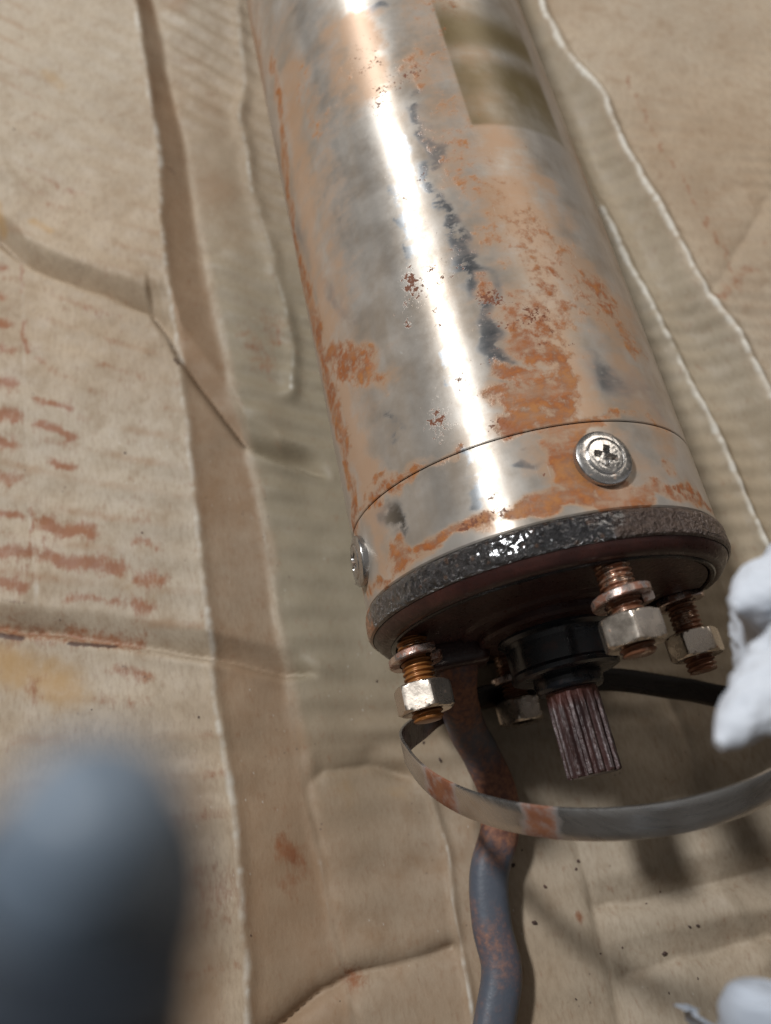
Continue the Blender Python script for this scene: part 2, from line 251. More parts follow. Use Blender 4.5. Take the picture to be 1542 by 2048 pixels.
# ------------------------------------------------------------------ materials
class NT:
    def __init__(self, name):
        self.m = bpy.data.materials.new(name)
        self.m.use_nodes = True
        self.t = self.m.node_tree
        self.t.nodes.clear()
        self.out = self.t.nodes.new('ShaderNodeOutputMaterial')
        self.b = self.t.nodes.new('ShaderNodeBsdfPrincipled')
        self.t.links.new(self.b.outputs[0], self.out.inputs[0])
        self.tc = self.t.nodes.new('ShaderNodeTexCoord')
    def n(self, typ, **kw):
        nd = self.t.nodes.new(typ)
        for k, v in kw.items():
            setattr(nd, k, v)
        return nd
    def put(self, sock, v):
        if hasattr(v, 'links') or hasattr(v, 'is_linked'):
            self.t.links.new(v, sock)
        else:
            if isinstance(v, (tuple, list)) and len(v) == 3 and sock.type == 'RGBA':
                v = (*v, 1)
            sock.default_value = v
    def set(self, **kw):
        for k, v in kw.items():
            self.put(self.b.inputs[k.replace('_', ' ')], v)
    def vec(self, scale, src='Object', rot=(0, 0, 0)):
        mp = self.n('ShaderNodeMapping')
        self.t.links.new(self.tc.outputs[src], mp.inputs[0])
        mp.inputs['Scale'].default_value = scale
        mp.inputs['Rotation'].default_value = rot
        return mp.outputs[0]
    def noise(self, scale, detail=4, rough=0.55, vec=None, dist=0.0):
        nd = self.n('ShaderNodeTexNoise')
        nd.inputs['Scale'].default_value = scale
        nd.inputs['Detail'].default_value = detail
        nd.inputs['Roughness'].default_value = rough
        nd.inputs['Distortion'].default_value = dist
        self.put(nd.inputs['Vector'], vec if vec is not None else self.tc.outputs['Object'])
        return nd.outputs['Fac']
    def voro(self, scale, vec=None, feature='F1', out='Distance'):
        nd = self.n('ShaderNodeTexVoronoi', feature=feature)
        nd.inputs['Scale'].default_value = scale
        self.put(nd.inputs['Vector'], vec if vec is not None else self.tc.outputs['Object'])
        return nd.outputs[out]
    def attr(self, name):
        nd = self.n('ShaderNodeAttribute', attribute_name=name)
        return nd.outputs['Fac']
    def math(self, op, a, b=0.5, c=None):
        nd = self.n('ShaderNodeMath', operation=op)
        self.put(nd.inputs[0], a)
        self.put(nd.inputs[1], b)
        if c is not None:
            self.put(nd.inputs[2], c)
        return nd.outputs[0]
    def rng(self, v, a, b, c=0.0, d=1.0, smooth=True):
        nd = self.n('ShaderNodeMapRange', interpolation_type='SMOOTHSTEP' if smooth else 'LINEAR')
        self.put(nd.inputs[0], v)
        nd.inputs[1].default_value = a; nd.inputs[2].default_value = b
        nd.inputs[3].default_value = c; nd.inputs[4].default_value = d
        return nd.outputs[0]
    def mix(self, f, a, b):
        nd = self.n('ShaderNodeMix', data_type='RGBA')
        self.put(nd.inputs[0], f)
        self.put(nd.inputs[6], a)
        self.put(nd.inputs[7], b)
        return nd.outputs[2]
    def fmix(self, f, a, b):
        nd = self.n('ShaderNodeMix', data_type='FLOAT')
        self.put(nd.inputs[0], f)
        self.put(nd.inputs[2], a)
        self.put(nd.inputs[3], b)
        return nd.outputs[0]
    def bump(self, h, strength, dist, normal=None):
        nd = self.n('ShaderNodeBump')
        nd.inputs['Strength'].default_value = strength
        nd.inputs['Distance'].default_value = dist
        self.put(nd.inputs['Height'], h)
        if normal is not None:
            self.put(nd.inputs['Normal'], normal)
        return nd.outputs[0]

def mat_steel_body():
    k = NT('stained stainless steel')
    fine = k.noise(420, 5, 0.6)
    mid = k.noise(95, 5, 0.6)
    big = k.noise(28, 4, 0.55)
    streak = k.noise(60, 5, 0.6, k.vec((1, 3.2, 1)))
    lng = k.noise(70, 4, 0.55, k.vec((1, 0.16, 1)))
    grit = k.noise(1500, 3, 0.6)
    mid2 = k.noise(210, 6, 0.65)
    # dull film left on the metal, wiped off in streaks
    film = k.math('ADD', k.math('MULTIPLY', streak, 0.55), k.math('MULTIPLY', lng, 0.45))
    film = k.math('ADD', film, k.math('MULTIPLY', mid, 0.3))
    film = k.math('SUBTRACT', film, k.math('MULTIPLY', k.attr('clean'), k.rng(k.math('ADD', streak, k.math('MULTIPLY', k.math('SUBTRACT', mid2, 0.5), 0.8)), 0.32, 0.64, 0.05, 1.15)))
    film = k.rng(film, 0.10, 0.58)
    # orange rust
    rm = k.math('ADD', k.attr('rust'), k.math('MULTIPLY', k.math('SUBTRACT', k.math('ADD', k.math('MULTIPLY', mid2, 0.65), k.math('MULTIPLY', fine, 0.35)), 0.5), 2.1))
    rmask = k.math('MULTIPLY', k.rng(rm, 0.42, 0.92), k.math('MULTIPLY', k.rng(fine, 0.25, 0.65, 0.60, 1.0), k.rng(k.math('ADD', k.math('MULTIPLY', streak, 0.6), k.math('MULTIPLY', mid2, 0.4)), 0.36, 0.56, 0.30, 1.0)))
    haze = k.rng(k.math('ADD', k.math('MAXIMUM', k.math('MULTIPLY', k.attr('rust'), 1.0), k.attr('haze')), k.math('MULTIPLY', k.math('SUBTRACT', k.math('ADD', k.math('MULTIPLY', mid2, 0.5), k.math('MULTIPLY', streak, 0.5)), 0.5), 1.6)), 0.08, 0.70, 0.0, 0.85)
    # little dark-brown specks
    sp = k.math('ADD', k.math('MULTIPLY', k.attr('speck'), 0.25), k.math('MULTIPLY', k.noise(1000, 4, 0.7), 0.85))
    sp = k.math('ADD', sp, k.math('MULTIPLY', k.math('SUBTRACT', k.noise(230, 3, 0.5), 0.5), 0.5))
    smask = k.rng(sp, 0.64, 0.72)
    lab = k.math('MULTIPLY', k.attr('label_mark'), k.rng(big, 0.35, 0.6, 0.45, 0.95))
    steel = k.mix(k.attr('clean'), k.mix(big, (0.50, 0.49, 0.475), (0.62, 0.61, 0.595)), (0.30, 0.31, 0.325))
    filmc = k.mix(k.rng(k.math('ADD', k.math('MULTIPLY', lng, 0.6), k.math('MULTIPLY', mid, 0.4)), 0.36, 0.64), (0.37, 0.300, 0.235), (0.60, 0.545, 0.485))
    col = k.mix(film, steel, filmc)
    col = k.mix(haze, col, k.mix(big, (0.42, 0.220, 0.105), (0.52, 0.385, 0.28)))
    col = k.mix(lab, col, k.mix(mid, (0.12, 0.085, 0.036), (0.19, 0.14, 0.062)))
    rustc = k.mix(k.rng(fine, 0.3, 0.7), (0.15, 0.040, 0.013), (0.33, 0.104, 0.030))
    rustc = k.mix(k.rng(mid2, 0.45, 0.7), rustc, (0.36, 0.16, 0.058))
    rustc = k.mix(k.rng(big, 0.45, 0.6, 0, 0.7), rustc, (0.24, 0.072, 0.026))
    col = k.mix(rmask, col, rustc)
    col = k.mix(smask, col, k.mix(fine, (0.10, 0.035, 0.018), (0.22, 0.08, 0.04)))
    metal = k.fmix(film, 1.0, k.rng(lng, 0.35, 0.65, 0.40, 0.68))
    metal = k.fmix(haze, metal, 0.25)
    metal = k.fmix(lab, metal, 0.35)
    metal = k.fmix(rmask, metal, 0.0)
    metal = k.fmix(smask, metal, 0.0)
    rough = k.fmix(film, k.rng(streak, 0.3, 0.7, 0.36, 0.44), k.rng(k.math('ADD', k.math('MULTIPLY', mid, 0.5), k.math('MULTIPLY', mid2, 0.5)), 0.38, 0.62, 0.39, 0.53))
    rough = k.fmix(haze, rough, 0.52)
    rough = k.fmix(lab, rough, 0.42)
    rough = k.fmix(rmask, rough, 0.72)
    rough = k.fmix(smask, rough, 0.85)
    # scratches and grain
    scr = k.noise(900, 2, 0.5, k.vec((0.12, 1.0, 0.12)))
    h = k.math('ADD', k.math('MULTIPLY', scr, 0.12), k.math('MULTIPLY', k.math('MULTIPLY', rmask, fine), 1.0))
    h = k.math('SUBTRACT', h, k.math('MULTIPLY', smask, 0.25))
    h = k.math('ADD', h, k.math('MULTIPLY', grit, k.math('MULTIPLY', rmask, 0.5)))
    h = k.math('ADD', h, k.math('MULTIPLY', big, 0.9))
    h = k.math('ADD', h, k.math('MULTIPLY', mid, 0.25))
    sc1 = k.voro(55, k.vec((3.0, 0.12, 3.0), rot=(0.0, 0.0, 0.1)), 'DISTANCE_TO_EDGE')
    scm = k.math('MULTIPLY', k.rng(sc1, 0.0, 0.006, 1.0, 0.0), k.rng(k.noise(130, 2), 0.63, 0.72))
    scm = k.math('MULTIPLY', scm, k.math('SUBTRACT', 1.0, rmask))
    col = k.mix(k.math('MULTIPLY', scm, 0.5), col, (0.80, 0.78, 0.74))
    k.set(Base_Color=col, Metallic=metal, Roughness=rough, Normal=k.bump(h, 0.45, 0.00025), Anisotropic=0.93, Anisotropic_Rotation=0.25)
    tg = k.n('ShaderNodeTangent', direction_type='RADIAL', axis='Y')
    k.put(k.b.inputs['Tangent'], tg.outputs[0])
    return k.m

def mat_flange():
    """cast rim: glossy black-grey skin with brown rust."""
    k = NT('rough cast rim')
    f = k.noise(520, 6, 0.7)
    m = k.noise(150, 5, 0.6)
    b = k.noise(38, 3, 0.5)
    br = k.math('ADD', k.attr('brown'), k.math('MULTIPLY', k.math('SUBTRACT', m, 0.5), 1.5))
    brm = k.rng(br, 0.35, 0.65)
    og = k.rng(k.math('ADD', k.attr('orange'), k.math('MULTIPLY', k.math('SUBTRACT', m, 0.5), 1.6)), 0.45, 0.65)
    col = k.mix(k.rng(f, 0.3, 0.7), (0.008, 0.008, 0.010), (0.075, 0.070, 0.072))
    col = k.mix(k.rng(k.noise(900, 3, 0.6), 0.56, 0.66), col, (0.17, 0.155, 0.15))
    col = k.mix(k.rng(k.voro(420), 0.05, 0.35), (0.13, 0.075, 0.05), col)
    col = k.mix(brm, col, k.mix(f, (0.035, 0.020, 0.015), (0.17, 0.11, 0.082)))
    col = k.mix(og, col, (0.33, 0.12, 0.035))
    rough = k.fmix(brm, k.rng(f, 0.35, 0.65, 0.12, 0.26), 0.40)
    rough = k.fmix(og, rough, 0.8)
    h = k.math('ADD', k.math('MULTIPLY', k.noise(780, 4, 0.68), 1.5), k.math('MULTIPLY', k.noise(240, 3, 0.6), 1.0))
    h = k.math('ADD', h, k.math('MULTIPLY', k.voro(620), 0.5))
    k.set(Base_Color=col, Roughness=rough, Metallic=0.35, Specular_IOR_Level=1.0, Normal=k.bump(h, 1.0, 0.0016), Coat_Weight=k.fmix(brm, 0.9, 0.1), Coat_Roughness=0.12)
    return k.m

def mat_rusted(name, c0, c1, rough=0.6, bump=0.4, metal=0.0, sc=1.0, c2=None):
    k = NT(name)
    f = k.noise(700 * sc, 5, 0.65)
    m = k.noise(130 * sc, 4, 0.55)
    col = k.mix(k.rng(m, 0.3, 0.7), c0, c1)
    col = k.mix(k.rng(f, 0.35, 0.75, 0, 0.5), col, tuple(0.45 * x for x in c0))
    if c2:
        col = k.mix(k.rng(k.math('ADD', m, k.math('MULTIPLY', f, 0.35)), 0.70, 0.82), col, c2)
    k.set(Base_Color=col, Roughness=k.rng(f, 0.3, 0.7, rough - 0.1, rough + 0.12), Metallic=metal,
          Normal=k.bump(k.math('ADD', f, m), bump, 0.0003))
    return k.m

def mat_bolt(name, rust, film, thr):
    """stainless with a reddish-brown skin."""
    k = NT(name)
    m = k.noise(260, 5, 0.6)
    f = k.noise(1100, 4, 0.6)
    mask = k.rng(k.math('ADD', m, k.math('MULTIPLY', k.math('SUBTRACT', f, 0.5), 0.35)), thr, thr + 0.09)
    col = k.mix(mask, film, k.mix(f, rust, tuple(min(1, 1.7 * x) for x in rust)))
    k.set(Base_Color=col, Metallic=k.fmix(mask, 0.92, 0.35), Roughness=k.fmix(mask, k.rng(m, 0.3, 0.7, 0.20, 0.34), 0.36),
          Normal=k.bump(k.math('ADD', k.math('MULTIPLY', f, 0.6), k.math('MULTIPLY', mask, 0.5)), 0.18, 0.00018))
    return k.m

def mat_band():
    k = NT('brushed stainless band')
    s = k.noise(700, 3, 0.6, k.vec((0.2, 0.2, 3.0)))
    m = k.noise(60, 4, 0.55)
    st = k.attr('rust')
    rm = k.rng(k.math('ADD', st, k.math('MULTIPLY', k.math('SUBTRACT', k.noise(420, 4, 0.6), 0.5), 0.7)), 0.30, 0.80)
    col = k.mix(m, (0.52, 0.50, 0.48), (0.68, 0.665, 0.645))
    col = k.mix(k.rng(k.noise(140, 3), 0.45, 0.75, 0, 0.35), col, (0.33, 0.26, 0.20))
    col = k.mix(rm, col, k.mix(k.noise(300), (0.17, 0.06, 0.04), (0.34, 0.14, 0.06)))
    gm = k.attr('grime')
    col = k.mix(gm, col, (0.022, 0.017, 0.014))  # near-black tone painted in for a dark reflection
    k.set(Base_Color=col, Metallic=k.fmix(rm, 0.95, 0.3), Roughness=k.fmix(rm, k.rng(s, 0.3, 0.7, 0.24, 0.36), 0.6),
          Normal=k.bump(s, 0.12, 0.0001))
    return k.m

def mat_cable():
    k = NT('rust-stained grey cable jacket')
    m = k.noise(75, 4, 0.6, k.vec((1, 0.55, 1)))
    f = k.noise(600, 4, 0.6)
    rm = k.rng(k.math('ADD', k.attr('rust'), k.math('ADD', k.math('MULTIPLY', k.math('SUBTRACT', m, 0.5), 1.5), k.math('MULTIPLY', k.math('SUBTRACT', f, 0.5), 0.5))), 0.20, 0.80)
    col = k.mix(k.noise(45), (0.045, 0.055, 0.075), (0.105, 0.110, 0.130))
    col = k.mix(rm, col, k.mix(k.rng(f, 0.3, 0.7), (0.12, 0.048, 0.036), (0.29, 0.125, 0.068)))
    k.set(Base_Color=col, Roughness=k.fmix(rm, 0.42, 0.7), Normal=k.bump(k.math('ADD', f, m), 0.25, 0.0004))
    return k.m

def mat_rubber():
    k = NT('black rubber seal')
    m = k.noise(200, 4, 0.6)
    f = k.noise(900, 3, 0.6)
    col = k.mix(k.rng(m, 0.5, 0.75), (0.010, 0.012, 0.016), (0.05, 0.022, 0.018))
    k.set(Base_Color=col, Roughness=k.rng(m, 0.3, 0.7, 0.20, 0.36), Normal=k.bump(f, 0.12, 0.0002))
    return k.m

def mat_cardboard():
    k = NT('worn kraft cardboard')
    v = k.tc.outputs['Object']
    fib = k.noise(900, 4, 0.65, k.vec((1.0, 0.34, 1), rot=(0, 0, R(14))))
    fine = k.noise(1700, 3, 0.6)
    mid = k.noise(120, 5, 0.6)
    big = k.noise(22, 4, 0.55)
    wide = k.noise(9, 3, 0.5)
    base = k.mix(k.rng(big, 0.3, 0.7), (0.305, 0.222, 0.145), (0.405, 0.312, 0.218))
    base = k.mix(k.rng(wide, 0.35, 0.65, 0, 0.6), base, (0.380, 0.322, 0.250))
    base = k.mix(k.rng(fib, 0.35, 0.75, 0.0, 0.42), base, (0.21, 0.155, 0.10))
    base = k.mix(k.rng(mid, 0.50, 0.75, 0, 0.38), base, (0.22, 0.15, 0.09))
    # brown flaps, and shade painted as brown at lower left
    bw = k.rng(k.math('ADD', k.attr('brown'), k.math('MULTIPLY', k.math('SUBTRACT', mid, 0.5), 0.5)), 0.05, 1.0)
    base = k.mix(bw, base, k.mix(big, (0.225, 0.130, 0.070), (0.300, 0.190, 0.110)))
    gr = k.attr('green')
    base = k.mix(gr, base, k.mix(mid, (0.185, 0.150, 0.095), (0.255, 0.218, 0.150)))
    # ochre water marks
    oc = k.rng(k.math('ADD', k.attr('ochre'), k.math('MULTIPLY', k.math('SUBTRACT', mid, 0.5), 0.45)), 0.12, 0.6, 0, 0.75)
    base = k.mix(oc, base, (0.36, 0.215, 0.085))
    # rust lines
    rr = k.math('ADD', k.attr('rust'), k.math('MULTIPLY', k.math('SUBTRACT', k.math('ADD', k.math('MULTIPLY', fib, 0.55), k.math('MULTIPLY', k.noise(260, 4, 0.6), 0.55)), 0.55), 1.9))
    rm = k.rng(rr, 0.06, 0.85, 0, 0.90)
    base = k.mix(rm, base, k.mix(k.noise(200), (0.16, 0.050, 0.020), (0.27, 0.105, 0.040)))
    dk = k.rng(k.math('ADD', k.attr('dark'), k.math('MULTIPLY', k.math('SUBTRACT', fib, 0.5), 0.7)), 0.30, 0.75, 0, 0.85)
    base = k.mix(dk, base, (0.055, 0.028, 0.022))
    # worn pale crests, and light painted on the cross-fold crests
    pl = k.rng(k.math('ADD', k.attr('pale'), k.math('MULTIPLY', k.math('SUBTRACT', mid, 0.5), 0.7)), 0.20, 0.80, 0, 0.88)
    base = k.mix(pl, base, (0.60, 0.56, 0.49))
    # flecks
    fl = k.rng(k.voro(330), 0.0, 0.16, 1, 0)
    fl = k.math('MULTIPLY', fl, k.rng(k.noise(60, 2), 0.56, 0.66))
    base = k.mix(k.math('MULTIPLY', fl, 0.8), base, (0.09, 0.06, 0.045))
    lf = k.math('MULTIPLY', k.rng(k.voro(410, k.vec((1, 0.5, 1), rot=(0, 0, 0.6))), 0.0, 0.11, 1, 0), k.rng(k.noise(45, 2), 0.5, 0.62))
    base = k.mix(k.math('MULTIPLY', lf, 0.7), base, (0.62, 0.58, 0.52))
    h = k.math('ADD', k.math('MULTIPLY', fib, 0.5), k.math('MULTIPLY', fine, 0.3))
    h = k.math('ADD', h, k.math('MULTIPLY', mid, 0.9))
    n1 = k.bump(h, 0.45, 0.00035)
    k.set(Base_Color=base, Roughness=k.rng(mid, 0.3, 0.7, 0.55, 0.78), Specular_IOR_Level=0.35, Normal=n1)
    return k.m

def mat_plain(name, c0, c1, rough, sc=60, bump=0.1, spec=0.5, trans=0.0, sss=0.0):
    k = NT(name)
    m = k.noise(sc, 4, 0.55)
    k.set(Base_Color=k.mix(m, c0, c1), Roughness=rough, Specular_IOR_Level=spec, Normal=k.bump(k.noise(sc * 6, 3), bump, 0.0004))
    if sss:
        k.set(Subsurface_Weight=sss, Subsurface_Radius=(0.01, 0.01, 0.01), Subsurface_Scale=0.3)
    return k.m

M_BODY = mat_steel_body()
M_RIM = mat_flange()
M_FACE = mat_rusted('dark red-brown primer', (0.036, 0.013, 0.011), (0.066, 0.024, 0.019), 0.34, 0.3)
def mat_spline():
    k = NT('worn rusty steel')
    f = k.noise(900, 5, 0.65)
    m = k.noise(260, 4, 0.6, k.vec((1, 0.35, 1)))
    col = k.mix(k.rng(m, 0.3, 0.7), (0.030, 0.015, 0.014), (0.060, 0.026, 0.022))
    worn = k.math('MULTIPLY', k.rng(k.attr('crest'), 0.55, 0.95), k.rng(k.math('ADD', m, k.math('MULTIPLY', k.math('SUBTRACT', f, 0.5), 0.6)), 0.42, 0.62))
    col = k.mix(k.math('MULTIPLY', worn, 0.75), col, k.mix(f, (0.11, 0.085, 0.085), (0.27, 0.235, 0.235)))
    rd = k.math('MULTIPLY', k.attr('red'), k.rng(m, 0.3, 0.6, 0.5, 1.0))
    col = k.mix(rd, col, (0.12, 0.040, 0.030))
    k.set(Base_Color=col, Roughness=k.rng(f, 0.3, 0.7, 0.36, 0.6), Metallic=k.fmix(worn, 0.2, 0.7), Normal=k.bump(k.math('ADD', f, m), 0.8, 0.0003))
    return k.m
M_SPLINE = mat_spline()
M_STUD = mat_bolt('rust-brown stud', (0.15, 0.062, 0.032), (0.45, 0.33, 0.26), 0.40)
M_STUDO = mat_bolt('orange rusted stud', (0.22, 0.085, 0.022), (0.40, 0.28, 0.18), 0.36)
M_NUT = mat_bolt('tarnished nut', (0.24, 0.13, 0.08), (0.60, 0.52, 0.44), 0.64)
M_WASH = mat_bolt('tarnished spring washer', (0.20, 0.095, 0.065), (0.58, 0.47, 0.42), 0.50)
M_SCREW = mat_bolt('dull screw', (0.30, 0.22, 0.17), (0.44, 0.42, 0.40), 0.58)
M_BAND = mat_band()
M_CABLE = mat_cable()
M_RUBBER = mat_rubber()
M_CARD = mat_cardboard()
M_GRIT = mat_rusted('dark rust grit', (0.05, 0.03, 0.025), (0.10, 0.05, 0.035), 0.8, 0.4)
M_WHITE = mat_plain('thin white plastic film', (0.50, 0.53, 0.58), (0.60, 0.62, 0.67), 0.8, 40, 0.3, 0.25)
M_PAPER = mat_plain('white tissue paper', (0.34, 0.38, 0.44), (0.44, 0.47, 0.53), 0.7, 40, 0.1, 0.4)
M_CAP = mat_plain('pale blue-grey plastic', (0.13, 0.165, 0.21), (0.16, 0.20, 0.25), 0.4, 80, 0.1, 0.5)  # paler tone for the highlight painted on the handle's end
M_BLUE = mat_plain('dark blue grip rubber', (0.026, 0.034, 0.048), (0.036, 0.046, 0.062), 0.55, 80, 0.1, 0.55)

# ------------------------------------------------------------------ cardboard sheet (the surface everything lies on)
def axis_samples(lo_, a, b, hi_, fine, coarse):
    return np.unique(np.round(np.r_[np.arange(lo_, a, coarse), np.arange(a, b, fine), np.arange(b, hi_ + coarse, coarse)], 6))

def build_cardboard():
    xs = axis_samples(-0.55, -0.175, 0.20, 0.60, 0.00085, 0.009)
    ys = axis_samples(-0.45, -0.125, 0.34, 0.90, 0.00085, 0.009)
    X, Y = np.meshgrid(xs, ys, indexing='ij')
    def at(name, ext=True):
        p = np.array(sorted([(b, a) for a, b in CREASE[name]]))
        x = np.interp(Y, p[:, 0], p[:, 1])
        if ext:
            s0 = (p[3, 1] - p[0, 1]) / (p[3, 0] - p[0, 0]); s1 = (p[-1, 1] - p[-4, 1]) / (p[-1, 0] - p[-4, 0])
            x = np.where(Y < p[0, 0], p[0, 1] + (Y - p[0, 0]) * s0, x)
            x = np.where(Y > p[-1, 0], p[-1, 1] + np.minimum(Y - p[-1, 0], 0.2) * s1, x)
        return x
    wob = 0.0007 * vnoise(X, Y, 0.013, 5)
    xl1, xl3 = at('L1') + wob, at('L3') + 0.0012 * vnoise(X, Y, 0.02, 6)
    xr1, xr2 = at('R1') + wob, at('R2') + wob
    # left panel lies high, a folded flap slopes down from it, the strip next to the motor is low
    t = np.clip((X - xl1) / np.maximum(xl3 - xl1, 0.004), 0, 1)
    Z = 0.0045 + 0.0085 * (1 - t) ** 1.1
    Z *= np.where(X > xl3, 1 - sstep(X, -0.075, -0.036), 1.0)
    Z += 0.0008 * sstep(X, xl3 - 0.001, xl3 + 0.0025) * (1 - sstep(X, xl3 + 0.006, xl3 + 0.02))
    # right hand flaps climb away from the motor in two folds
    up = sstep(Y, -0.035, 0.01)
    u2 = np.clip((X - 0.026) / np.maximum(xr2 - 0.026, 0.004), 0, 1)
    Z += up * 0.0075 * u2 ** 1.3
    d2 = X - xr2
    Z -= up * 0.0030 * sstep(d2, 0.0, 0.004) * (1 - sstep(d2, 0.006, 0.03))
    d1 = X - xr1
    Z += up * 0.0055 * sstep(d1, -0.012, 0.0)
    Z -= up * 0.0030 * sstep(d1, 0.0, 0.005) * (1 - sstep(d1, 0.008, 0.05))
    pale = np.zeros_like(X)
    def crease(name, amp, w, pl=0.0, pw=None):
        nonlocal Z, pale
        d = poly_dist(X + 0.0006 * vnoise(X, Y, 0.009, 8), Y + 0.0006 * vnoise(X, Y, 0.009, 9), CREASE[name])
        var = 0.75 + 0.45 * vnoise(X, Y, 0.016, 11)
        Z += amp * var * (np.exp(-(d / w) ** 2) if amp > 0 else np.exp(-(d / w)))
        if pl:
            pale = np.maximum(pale, pl * (0.80 + 0.25 * vnoise(X, Y, 0.007, 12) + 0.3 * vnoise(X, Y, 0.0018, 13)) * np.exp(-(d / (pw or w)) ** 2))
    def fold(name, A, w, near=0.0009, pl=0.45, pw=0.0009, crest=0.0006):
        # a sharp fold running across: the far side dips to the line, the near side ends in a crisp crest
        nonlocal Z, pale
        p = np.array(sorted(CREASE[name]))
        yl = np.interp(X, p[:, 0], p[:, 1]) + 0.0007 * vnoise(X, Y, 0.008, 15)
        sl = np.gradient(np.interp(xs, p[:, 0], p[:, 1]), xs)
        sd = (Y - yl) / np.sqrt(1 + sl[:, None] ** 2)
        ends = sstep(X, p[0, 0] - 0.001, p[0, 0] + 0.006) * (1 - sstep(X, p[-1, 0] - 0.008, p[-1, 0] + 0.001))
        var = 0.85 + 0.35 * vnoise(X, Y, 0.02, 16)
        Z = Z - A * var * ends * np.where(sd > 0, np.clip(1 - np.abs(sd) / (1.35 * w), 0, 1) ** 1.2, np.exp(-np.abs(sd) / near))
        Z = Z + crest * ends * np.exp(-((sd + 0.0022) / 0.0022) ** 2)
        pale = np.maximum(pale, pl * ends * (0.8 + 0.3 * vnoise(X, Y, 0.006, 17)) * np.exp(-((sd + 0.0009) / pw) ** 2))  # lit edge of the crest painted in as a pale line
    fold('V1', 0.0075, 0.0062)
    fold('V2', 0.0070, 0.0060, pl=0.2)
    fold('V3', 0.0032, 0.0045, near=0.0016, pl=0.0, crest=0.0)
    fold('D3', 0.0046, 0.0060, near=0.003, pl=0.0, crest=0.0)
    fold('D4', 0.0046, 0.0060, near=0.003, pl=0.0, crest=0.0)
    crease('V4', -0.0050, 0.0022)  # valley added to imitate the steel band's shadow line
    crease('L1', 0.0010, 0.0020, 0.50, 0.0016)
    crease('L2', 0.0022, 0.0028, 0.5, 0.0010)
    crease('L3', 0.0005, 0.0012, 0.25, 0.0009)
    crease('T1', -0.0006, 0.0016, 0.35, 0.0014)
    crease('T2', 0.0010, 0.0030)
    crease('C1', 0.0013, 0.0011, 0.55, 0.0008)
    crease('D1', -0.0024, 0.0030)
    crease('D2', -0.0026, 0.0030)
    crease('D5', 0.0014, 0.0030)
    crease('R1', 0.0016, 0.0020, 0.8, 0.0015)
    crease('R2', 0.0016, 0.0020, 0.8, 0.0015)
    crease('R3', -0.0016, 0.0030)
    crease('R4', 0.0014, 0.0020, 0.5, 0.0010)
    # corrugation showing through
    s = -np.clip(0.2 + 3.3 * Y, 0.1, 0.95)
    ph = (Y - s * (X + 0.15)) / 0.0128
    fl = 0.5 + 0.5 * np.cos(2 * PI * ph)
    amp = 0.00055 * np.clip(0.55 + 0.7 * vnoise(X, Y, 0.03, 21), 0, 1.3)
    low = sstep(X, xl3, xl3 + 0.006) * (1 - sstep(X, 0.03, 0.05)) * sstep(Y, -0.05, 0.0)
    flap = sstep(X, xl1 - .002, xl1 + .002) * (1 - sstep(X, xl3 - .002, xl3 + .002))
    Z += (fl - 0.5) * amp * (1 + 1.8 * low) * (1 - 0.75 * flap)
    Z += 0.0010 * vnoise(X, Y, 0.055, 31) + 0.0006 * vnoise(X, Y, 0.021, 32) + 0.00030 * vnoise(X, Y, 0.008, 33)
    # the motor presses the sheet flat
    press = np.exp(-(X / 0.022) ** 4) * sstep(Y, -0.012, 0.004)
    Z = Z * (1 - press) - 0.0004 * press
    clear = np.where(np.abs(X) < AXZ - 0.0005, AXZ - np.sqrt(np.maximum(0.0478 ** 2 - X ** 2, 0)) - 0.0003, 1)
    Z = np.where((Y > -0.006), np.minimum(Z, np.maximum(clear, -0.0012)), Z)
    Xw = X + 0.0012 * vnoise(X, Y, 0.006, 81) + 0.0006 * vnoise(X, Y, 0.0022, 82)
    Yw = Y + 0.0009 * vnoise(X, Y, 0.006, 83) + 0.0006 * vnoise(X, Y, 0.0022, 84)
    rust = strokes(Xw, Yw, RUSTS)
    # faint rust all along the ribs of the left panel
    rib = np.clip(fl - 0.72, 0, 1) * 2.2 * (X < xl1) * np.clip(vnoise(X, Y, 0.018, 41), 0, 1) * (1 - sstep(Y, 0.12, 0.3))
    rust = np.maximum(rust, 0.60 * rib)
    dark = strokes(X, Y, DARKS)
    ochre = strokes(X, Y, OCHRE)
    brown = 0.62 * flap + 0.10 * vnoise(X, Y, 0.02, 51)
    brown = np.maximum(brown, 0.50 * sstep(X, xl1, xl1 + 0.01) * (1 - sstep(X, -0.03, -0.012)) * (1 - sstep(Y, -0.02, 0.03)))  # lower left: browner board, with shade painted into the brown
    brown = np.maximum(brown, 0.55 * (1 - sstep(X, xl1 - .01, xl1)) * (1 - sstep(Y, -0.035, 0.005)))
    brown = np.maximum(brown, 0.25 * sstep(d1, 0.002, 0.01) * up)
    brown = np.maximum(brown, (0.30 + 0.35 * vnoise(X, Y, 0.014, 52)) * sstep(X, xl3 - .002, xl3 + .003) * (1 - sstep(X, xl3 + 0.012, xl3 + 0.024)) * sstep(Y, 0.0, 0.06))
    rib2 = np.clip(fl - 0.6, 0, 1) * 2.0 * (X < xl1) * np.clip(0.3 + vnoise(X, Y, 0.02, 42), 0, 1)
    brown = np.maximum(brown, 0.70 * rib2)
    rib3 = np.clip(fl - 0.5, 0, 1) * sstep(d1, 0.006, 0.012) * up * np.clip(0.3 + vnoise(X, Y, 0.02, 43), 0, 1)
    brown = np.maximum(brown, 0.9 * rib3)
    green = 0.75 * sstep(X, xl3, xl3 + 0.004) * (1 - sstep(X, -0.03, 0.0)) * sstep(Y, -0.06, 0.02) * (1 - sstep(Y, 0.10, 0.25))  # motor's soft shadow on its left painted as darker green-brown
    green = np.maximum(green, 0.45 * up * sstep(X, 0.02, 0.04) * (1 - sstep(d1, -0.004, 0.0)))
